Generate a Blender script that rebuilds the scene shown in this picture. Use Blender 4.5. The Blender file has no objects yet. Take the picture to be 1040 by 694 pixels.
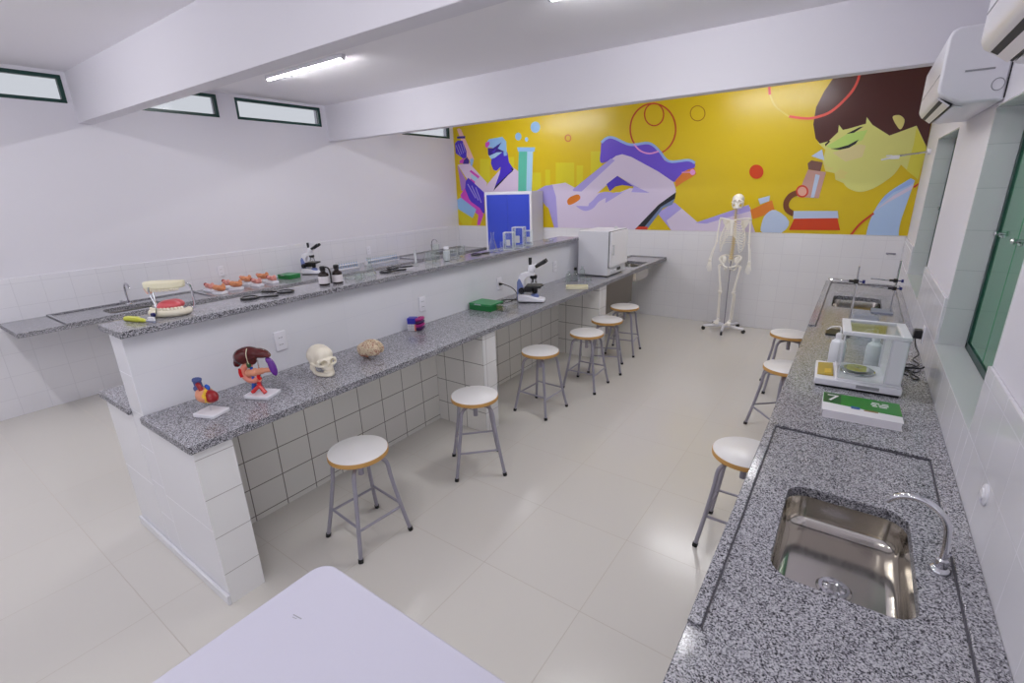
import bpy, bmesh, math, random
from math import sin, cos, pi, radians as R
from mathutils import Vector as V, Matrix, noise
random.seed(7)
SC = bpy.context.scene
COL = SC.collection

# ------------------------------------------------------------------ mesh helper
class B:
    def __init__(self):
        self.bm = bmesh.new(); self.mi = 0
    def m(self, i):
        self.mi = i; return self
    def add(self, vs, fs, M=None):
        nv = [self.bm.verts.new(M @ V(v) if M else V(v)) for v in vs]
        for f in fs:
            try:
                q = self.bm.faces.new([nv[i] for i in f]); q.material_index = self.mi; q.smooth = True
            except ValueError:
                pass
        return self
    def box(self, c, s, M=None, rz=0.0):
        x, y, z = [a / 2 for a in s]
        vs = [(-x,-y,-z),(x,-y,-z),(x,y,-z),(-x,y,-z),(-x,-y,z),(x,-y,z),(x,y,z),(-x,y,z)]
        T = Matrix.Translation(c) @ Matrix.Rotation(rz, 4, 'Z')
        if M: T = T @ M
        return self.add(vs, [(3,2,1,0),(4,5,6,7),(0,1,5,4),(1,2,6,5),(2,3,7,6),(3,0,4,7)], T)
    def ext(self, lo, hi):
        return self.box([(a+b)/2 for a, b in zip(lo, hi)], [b-a for a, b in zip(lo, hi)])
    def tube(self, pts, r, n=10, cap=True, closed=False):
        pts = [V(p) for p in pts]; N = len(pts)
        rs = r if isinstance(r, (list, tuple)) else [r]*N
        vs, fs = [], []
        t0 = (pts[1]-pts[0]).normalized()
        up = V((0,0,1)) if abs(t0.z) < .9 else V((1,0,0))
        u = t0.cross(up).normalized(); prev = t0
        for i in range(N):
            a = pts[(i-1) % N] if (closed or i > 0) else pts[0]
            b = pts[(i+1) % N] if (closed or i < N-1) else pts[-1]
            t = (b-a)
            t = t.normalized() if t.length > 1e-9 else prev
            u = (prev.rotation_difference(t) @ u); u = (u - t*u.dot(t)).normalized(); prev = t
            w = t.cross(u)
            for k in range(n):
                an = 2*pi*k/n
                vs.append(pts[i] + (u*cos(an)+w*sin(an))*rs[i])
        for i in range(N if closed else N-1):
            j = (i+1) % N
            for k in range(n):
                k2 = (k+1) % n
                fs.append((i*n+k, i*n+k2, j*n+k2, j*n+k))
        if cap and not closed:
            fs.append(tuple(range(n))[::-1]); fs.append(tuple((N-1)*n+k for k in range(n)))
        return self.add(vs, fs)
    def cyl(self, p0, p1, r0, r1=None, n=20):
        return self.tube([p0, p1], [r0, r0 if r1 is None else r1], n)
    def lathe(self, prof, c=(0,0,0), n=24, M=None):
        vs, fs = [], []
        for r, z in prof:
            for k in range(n):
                a = 2*pi*k/n; vs.append((r*cos(a), r*sin(a), z))
        for i in range(len(prof)-1):
            for k in range(n):
                k2 = (k+1) % n
                fs.append((i*n+k, i*n+k2, (i+1)*n+k2, (i+1)*n+k))
        if prof[0][0] > 1e-6: fs.append(tuple(range(n))[::-1])
        if prof[-1][0] > 1e-6: fs.append(tuple((len(prof)-1)*n+k for k in range(n)))
        T = Matrix.Translation(c)
        if M: T = T @ M
        return self.add(vs, fs, T)
    def ell(self, c, r, M=None, nu=16, nv=10):
        if not isinstance(r, (list, tuple)): r = (r, r, r)
        vs, fs = [(0,0,-r[2])], []
        for i in range(1, nv):
            a = -pi/2 + pi*i/nv
            for k in range(nu):
                b = 2*pi*k/nu
                vs.append((r[0]*cos(a)*cos(b), r[1]*cos(a)*sin(b), r[2]*sin(a)))
        vs.append((0,0,r[2])); top = len(vs)-1
        for k in range(nu):
            k2 = (k+1) % nu
            fs.append((0, 1+k2, 1+k))
            for i in range(nv-2):
                fs.append((1+i*nu+k, 1+i*nu+k2, 1+(i+1)*nu+k2, 1+(i+1)*nu+k))
            fs.append((1+(nv-2)*nu+k, 1+(nv-2)*nu+k2, top))
        T = Matrix.Translation(c)
        if M: T = T @ M
        return self.add(vs, fs, T)
    def prism(self, poly, z0, z1, M=None):
        n = len(poly)
        vs = [(x, y, z0) for x, y in poly] + [(x, y, z1) for x, y in poly]
        fs = [tuple(range(n))[::-1], tuple(range(n, 2*n))] + [(i, (i+1) % n, n+(i+1) % n, n+i) for i in range(n)]
        return self.add(vs, fs, M)
    def slab(self, outer, holes, z0, z1):
        """flat slab with holes cut through it"""
        t = bmesh.new(); es = []
        for loop in [outer]+holes:
            q = [t.verts.new((x, y, z1)) for x, y in loop]
            es += [t.edges.new((q[i], q[(i+1) % len(q)])) for i in range(len(q))]
        bmesh.ops.triangle_fill(t, use_beauty=True, use_dissolve=False, edges=es)
        t.verts.index_update()
        vs = [tuple(v.co) for v in t.verts]; n = len(vs)
        fs = [tuple(v.index for v in f.verts) for f in t.faces]
        if fs and t.faces[:][0].normal.z < 0: pass
        vs += [(x, y, z0) for x, y, z in vs]
        f2 = [tuple(i+n for i in f[::-1]) for f in fs]
        side = [(e.verts[0].index, e.verts[1].index, e.verts[1].index+n, e.verts[0].index+n) for e in t.edges if len(e.link_faces) == 1]
        t.free()
        self.add(vs, fs+f2+side)
        bmesh.ops.recalc_face_normals(self.bm, faces=self.bm.faces[:])
        return self
    def xf(self, M):
        bmesh.ops.transform(self.bm, matrix=M, verts=self.bm.verts[:]); return self
    def mesh(self, name):
        me = bpy.data.meshes.new(name); self.bm.normal_update(); self.bm.to_mesh(me); self.bm.free(); return me
    def remesh(self, voxel, smooth=3, cuts=()):
        """melt the overlapping blobs into one continuous skin; cuts are carved away"""
        o = bpy.data.objects.new('tmp', self.mesh('tmp')); COL.objects.link(o)
        md = o.modifiers.new('r', 'REMESH'); md.mode = 'VOXEL'; md.voxel_size = voxel
        if smooth:
            sm = o.modifiers.new('s', 'SMOOTH'); sm.factor = .5; sm.iterations = smooth
        extra = []
        for c in cuts:
            co = bpy.data.objects.new('cut', c.mesh('cut')); COL.objects.link(co); extra.append(co)
            bo = o.modifiers.new('b', 'BOOLEAN'); bo.operation = 'DIFFERENCE'; bo.object = co; bo.solver = 'FAST'
        dg = bpy.context.evaluated_depsgraph_get()
        me = bpy.data.meshes.new_from_object(o.evaluated_get(dg))
        self.bm = bmesh.new(); self.bm.from_mesh(me)
        for f in self.bm.faces: f.smooth = True; f.material_index = self.mi
        for q in [o]+extra:
            d = q.data; bpy.data.objects.remove(q); bpy.data.meshes.remove(d)
        bpy.data.meshes.remove(me)
        return self

def obj(name, b, mats, parent=None, bevel=0.0, seg=2, sharp=35, sub=0):
    me = b.mesh(name) if isinstance(b, B) else b
    for m in (mats if isinstance(mats, (list, tuple)) else [mats]): me.materials.append(m)
    me.set_sharp_from_angle(angle=R(sharp))
    o = bpy.data.objects.new(name, me); COL.objects.link(o)
    if parent: o.parent = parent
    if bevel:
        q = o.modifiers.new('bevel', 'BEVEL'); q.width = bevel; q.segments = seg; q.limit_method = 'ANGLE'; q.angle_limit = R(40)
        q.harden_normals = False
    if sub:
        q = o.modifiers.new('sub', 'SUBSURF'); q.levels = sub; q.render_levels = sub
    return o
def tag(o, label, cat, group=None):
    o['label'] = label; o['category'] = cat
    if group: o['group'] = group
    return o
def thing(name, label, cat, loc=(0,0,0), rz=0.0, group=None):
    o = bpy.data.objects.new(name, None); COL.objects.link(o); o.empty_display_size = .05
    o.location = loc; o.rotation_euler = (0,0,rz)
    return tag(o, label, cat, group)
def struct(name, b, mats, parent=None, **k):
    o = obj(name, b, mats, parent, **k)
    if parent is None: o['kind'] = 'structure'
    return o
def dup(o, label=None, loc=None, rz=None, parent=None):
    c = o.copy(); COL.objects.link(c)
    if parent: c.parent = parent
    if loc is not None: c.location = loc
    if rz is not None: c.rotation_euler = (0,0,rz)
    if label: c['label'] = label
    for ch in list(o.children): dup(ch, parent=c)
    return c
def cat(pts, k=6, closed=False):
    pts = [V(p) for p in pts]; n = len(pts); out = []
    for i in range(n if closed else n-1):
        g = (lambda j: pts[j % n]) if closed else (lambda j: pts[max(0, min(n-1, j))])
        a, b, c, d = g(i-1), g(i), g(i+1), g(i+2)
        for s in range(k):
            t = s/k
            out.append(.5*((2*b)+(c-a)*t+(2*a-5*b+4*c-d)*t*t+(3*b-a-3*c+d)*t**3))
    if not closed: out.append(pts[-1])
    return out
def rrect(x0, y0, x1, y1, r, n=6):
    o = []
    for cx, cy, a0 in ((x1-r, y1-r, 0), (x0+r, y1-r, pi/2), (x0+r, y0+r, pi), (x1-r, y0+r, 1.5*pi)):
        for i in range(n+1):
            a = a0+pi/2*i/n; o.append((cx+r*cos(a), cy+r*sin(a)))
    return o
def rect(x0, y0, x1, y1): return [(x0,y0),(x1,y0),(x1,y1),(x0,y1)]

# ------------------------------------------------------------------ materials
def s2l(c):
    return tuple(((v/255)/12.92 if v/255 <= .04045 else ((v/255+.055)/1.055)**2.4) for v in c)
def pm(name, rgb, rough=.5, metal=0.0, spec=.5, coat=0.0, lin=False, var=.04):
    m = bpy.data.materials.new(name); m.use_nodes = True
    nt = m.node_tree; p = nt.nodes['Principled BSDF']
    c = rgb if lin else s2l(rgb)
    p.inputs['Base Color'].default_value = (*c, 1)
    p.inputs['Roughness'].default_value = rough; p.inputs['Metallic'].default_value = metal
    p.inputs['Specular IOR Level'].default_value = spec
    if coat: p.inputs['Coat Weight'].default_value = coat; p.inputs['Coat Roughness'].default_value = .05
    if var:   # slight procedural unevenness of the finish
        tc = nt.nodes.new('ShaderNodeTexCoord'); nz = nt.nodes.new('ShaderNodeTexNoise'); nz.inputs['Scale'].default_value = 9
        mr = nt.nodes.new('ShaderNodeMapRange'); mr.inputs['To Min'].default_value = max(.02, rough-var); mr.inputs['To Max'].default_value = rough+var
        nt.links.new(tc.outputs['Object'], nz.inputs['Vector']); nt.links.new(nz.outputs['Fac'], mr.inputs['Value'])
        nt.links.new(mr.outputs['Result'], p.inputs['Roughness'])
    return m
def tile(name, ax, bw, bh, ox, oz, colr, grout, mort=.003, rough=.18, ay='Z', var=.02, spec=.5):
    m = bpy.data.materials.new(name); m.use_nodes = True
    nt = m.node_tree; p = nt.nodes['Principled BSDF']; L = nt.links.new
    tc = nt.nodes.new('ShaderNodeTexCoord'); sx = nt.nodes.new('ShaderNodeSeparateXYZ'); L(tc.outputs['Object'], sx.inputs[0])
    cx = nt.nodes.new('ShaderNodeCombineXYZ')
    for axn, off, k in ((ax, ox, 0), (ay, oz, 1)):
        a = nt.nodes.new('ShaderNodeMath'); a.operation = 'SUBTRACT'; a.inputs[1].default_value = off-50*(bw if k == 0 else bh)
        L(sx.outputs[axn], a.inputs[0]); L(a.outputs[0], cx.inputs[k])
    b = nt.nodes.new('ShaderNodeTexBrick'); b.offset = 0; b.squash = 1
    b.inputs['Scale'].default_value = 1; b.inputs['Brick Width'].default_value = bw; b.inputs['Row Height'].default_value = bh
    b.inputs['Mortar Size'].default_value = mort; b.inputs['Mortar Smooth'].default_value = .2
    c = s2l(colr); d = tuple(v*(1-var) for v in c)
    b.inputs['Color1'].default_value = (*c, 1); b.inputs['Color2'].default_value = (*d, 1); b.inputs['Mortar'].default_value = (*s2l(grout), 1)
    L(cx.outputs[0], b.inputs['Vector']); L(b.outputs['Color'], p.inputs['Base Color'])
    mr = nt.nodes.new('ShaderNodeMapRange'); mr.inputs['To Min'].default_value = rough; mr.inputs['To Max'].default_value = .7
    L(b.outputs['Fac'], mr.inputs['Value']); L(mr.outputs['Result'], p.inputs['Roughness'])
    bu = nt.nodes.new('ShaderNodeBump'); bu.inputs['Strength'].default_value = .35; bu.inputs['Distance'].default_value = .002; bu.invert = True
    L(b.outputs['Fac'], bu.inputs['Height']); L(bu.outputs['Normal'], p.inputs['Normal'])
    p.inputs['Specular IOR Level'].default_value = spec
    return m
def granite(name, rough, dark=0.0):
    m = bpy.data.materials.new(name); m.use_nodes = True
    nt = m.node_tree; p = nt.nodes['Principled BSDF']; L = nt.links.new
    tc = nt.nodes.new('ShaderNodeTexCoord')
    nz = nt.nodes.new('ShaderNodeTexNoise'); nz.inputs['Scale'].default_value = 120; nz.inputs['Detail'].default_value = 2
    L(tc.outputs['Object'], nz.inputs['Vector'])
    mx = nt.nodes.new('ShaderNodeVectorMath'); mx.operation = 'MULTIPLY_ADD'; mx.inputs[1].default_value = (.006,.006,.006)
    L(nz.outputs['Color'], mx.inputs[0]); L(tc.outputs['Object'], mx.inputs[2])
    v = nt.nodes.new('ShaderNodeTexVoronoi'); v.inputs['Scale'].default_value = 290
    L(mx.outputs[0], v.inputs['Vector'])
    sx = nt.nodes.new('ShaderNodeSeparateColor'); L(v.outputs['Color'], sx.inputs[0])
    cr = nt.nodes.new('ShaderNodeValToRGB'); cr.color_ramp.interpolation = 'CONSTANT'
    e = cr.color_ramp.elements
    e[0].position = 0; e[0].color = (.035,.034,.042,1)
    e[1].position = .2+dark; e[1].color = (.18,.178,.20,1)
    for pos, c in ((.42+dark, (.33,.325,.36,1)), (.62+dark*.6, (.45,.445,.485,1)), (.86, (.53,.525,.56,1))):
        q = e.new(pos); q.color = c
    L(sx.outputs[0], cr.inputs['Fac']); L(cr.outputs['Color'], p.inputs['Base Color'])
    p.inputs['Roughness'].default_value = rough
    return m
def thin_glass(name, tint=(.97,.99,.98), ior=1.45, refl=.02):
    m = bpy.data.materials.new(name); m.use_nodes = True
    nt = m.node_tree; nt.nodes.clear(); L = nt.links.new
    out = nt.nodes.new('ShaderNodeOutputMaterial'); mix = nt.nodes.new('ShaderNodeMixShader')
    tr = nt.nodes.new('ShaderNodeBsdfTransparent'); tr.inputs['Color'].default_value = (*tint, 1)
    gl = nt.nodes.new('ShaderNodeBsdfGlossy'); gl.inputs['Roughness'].default_value = refl
    fr = nt.nodes.new('ShaderNodeLayerWeight'); fr.inputs['Blend'].default_value = .5
    pw = nt.nodes.new('ShaderNodeMath'); pw.operation = 'POWER'; pw.inputs[1].default_value = 2.3
    ma = nt.nodes.new('ShaderNodeMath'); ma.operation = 'MULTIPLY_ADD'; ma.inputs[1].default_value = .75; ma.inputs[2].default_value = .04
    L(fr.outputs['Facing'], pw.inputs[0]); L(pw.outputs[0], ma.inputs[0]); L(ma.outputs[0], mix.inputs[0]); L(tr.outputs[0], mix.inputs[1]); L(gl.outputs[0], mix.inputs[2]); L(mix.outputs[0], out.inputs['Surface'])
    return m
def emit(name, rgb, s):
    m = bpy.data.materials.new(name); m.use_nodes = True
    p = m.node_tree.nodes['Principled BSDF']
    p.inputs['Base Color'].default_value = (.9,.9,.9,1)
    p.inputs['Emission Color'].default_value = (*rgb, 1); p.inputs['Emission Strength'].default_value = s
    return m

TW = .2075
M = {}
M['paint'] = pm('wall_paint', (222,220,228), .55, var=.05, spec=.3)
M['ceilpaint'] = pm('ceiling_paint', (240,238,243), .7, spec=.2)
M['tile_y'] = tile('white_tile_side', 'Y', TW, TW, 1.294, .175, (226,225,231), (206,205,212), .0022)
M['tile_x'] = tile('white_tile_far', 'X', TW, TW, -2.0, .175, (226,225,229), (208,206,212), .0022)
M['benchtile_y'] = tile('bench_tile_side', 'Y', TW, .186, 1.294, .222, (236,234,230), (128,123,118), .0032)
M['benchtile_x'] = tile('bench_tile_front', 'X', TW, .2075, -2.235, .175, (236,234,230), (128,123,118), .0032)
M['pier_tile'] = tile('pier_tile', 'Y', .3, TW, .66, .175, (228,227,228), (165,160,160), .0022)
M['panel_tile'] = tile('partition_tile', 'Y', .62, .21, .673, .88, (226,226,232), (214,214,222), .0015, rough=.22)
M['endpanel'] = tile('end_tile', 'X', .62, .42, -2.23, .0, (226,226,231), (216,216,222), .0015, rough=.22)
M['sill_tile'] = tile('sill_tile', 'Y', TW, TW, 1.294, .175, (226,225,229), (200,201,205), .0022, rough=.12)
M['floor'] = tile('floor_tile', 'X', .57, .57, -.80, 1.59, (212,208,202), (190,183,174), .0022, rough=.2, ay='Y', var=.015)
M['granite'] = granite('granite_top', .13)
M['granite_e'] = granite('granite_edge', .5, .16)
M['white'] = pm('white_plastic', (232,231,238), .3)
M['white2'] = pm('white_laminate', (198,196,212), .35)
M['whitem'] = pm('white_metal', (224,224,230), .35)
M['seatw'] = pm('seat_laminate', (232,230,230), .3)
M['ply'] = pm('plywood_edge', (196,150,84), .5)
M['legp'] = pm('grey_paint', (150,147,160), .35, spec=.6)
M['rubber'] = pm('black_rubber', (18,18,20), .5)
M['black'] = pm('black_plastic', (20,20,24), .35)
M['steel'] = pm('stainless', (206,201,193), .13, 1.0)
M['dksteel'] = pm('dull_steel', (128,120,110), .3, 1.0)
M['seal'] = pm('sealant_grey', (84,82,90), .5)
M['edge'] = pm('glass_edge', (226,230,234), .2)
M['chrome'] = pm('chrome', (215,215,220), .07, 1.0, var=.02)
M['dkgap'] = pm('dark_gap', (40,40,46), .6)
M['gframe'] = pm('green_frame', (22,62,56), .35)
M['green'] = pm('green_shutter', (58,128,92), .12, coat=.25)
M['glass'] = thin_glass('clear_glass')
M['acr'] = thin_glass('clear_plastic', (.96,.97,.98))
M['tube'] = emit('lamp_tube', (.99,.985,1.0), 190)
# frosted window glass
m = bpy.data.materials.new('window_glass'); m.use_nodes = True
p = m.node_tree.nodes['Principled BSDF']; p.inputs['Transmission Weight'].default_value = 1; p.inputs['Roughness'].default_value = .12
p.inputs['IOR'].default_value = 1.15; p.inputs['Base Color'].default_value = (.33,.335,.35,1)
M['pane'] = m
for k, c, r in (('blue', (54,76,200), .3), ('bone', (238,230,212), .45), ('boned', (188,170,120), .5), ('bonew', (244,240,232), .4),
                ('liver', (84,26,26), .15), ('gall', (40,90,40), .3), ('spleen', (98,40,140), .25), ('pink', (226,140,120), .35), ('red', (206,22,28), .25),
                ('vblue', (40,90,190), .25), ('salmon', (222,150,118), .4), ('yellowf', (226,180,40), .4), ('navyv', (70,84,140), .35),
                ('dred', (150,24,30), .3), ('gum', (224,100,108), .35), ('tooth', (236,228,208), .3), ('gumpale', (232,192,174), .35), ('brush', (200,202,60), .35),
                ('greenbox', (30,120,60), .35), ('greenlid', (46,140,80), .3), ('cream', (234,228,198), .5), ('label', (228,222,226), .6), ('amber', (34,20,16), .15),
                ('mblue', (120,134,190), .35), ('embryo', (214,140,96), .4), ('embryo2', (222,150,138), .4), ('cubeblue', (52,52,170), .3), ('cubemag', (170,30,120), .3),
                ('cubedk', (60,10,80), .3), ('cubeline', (120,110,120), .5), ('lcd', (176,150,60), .3), ('lcd2', (214,180,60), .3), ('bookg', (36,130,40), .3), ('bookdg', (20,84,34), .3),
                ('paper', (232,228,234), .5), ('bottlew', (232,234,240), .35), ('bgrey', (140,146,164), .4), ('screwblue', (30,34,110), .4), ('bookblue', (30,80,150), .4), ('bookbrown', (150,120,80), .5),
                ('rackblue', (150,185,225), .35), ('disc', (206,196,160), .5), ('slot', (150,150,156), .5), ('sidegrey', (206,206,212), .35)):
    M[k] = pm(k, c, r)

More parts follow.
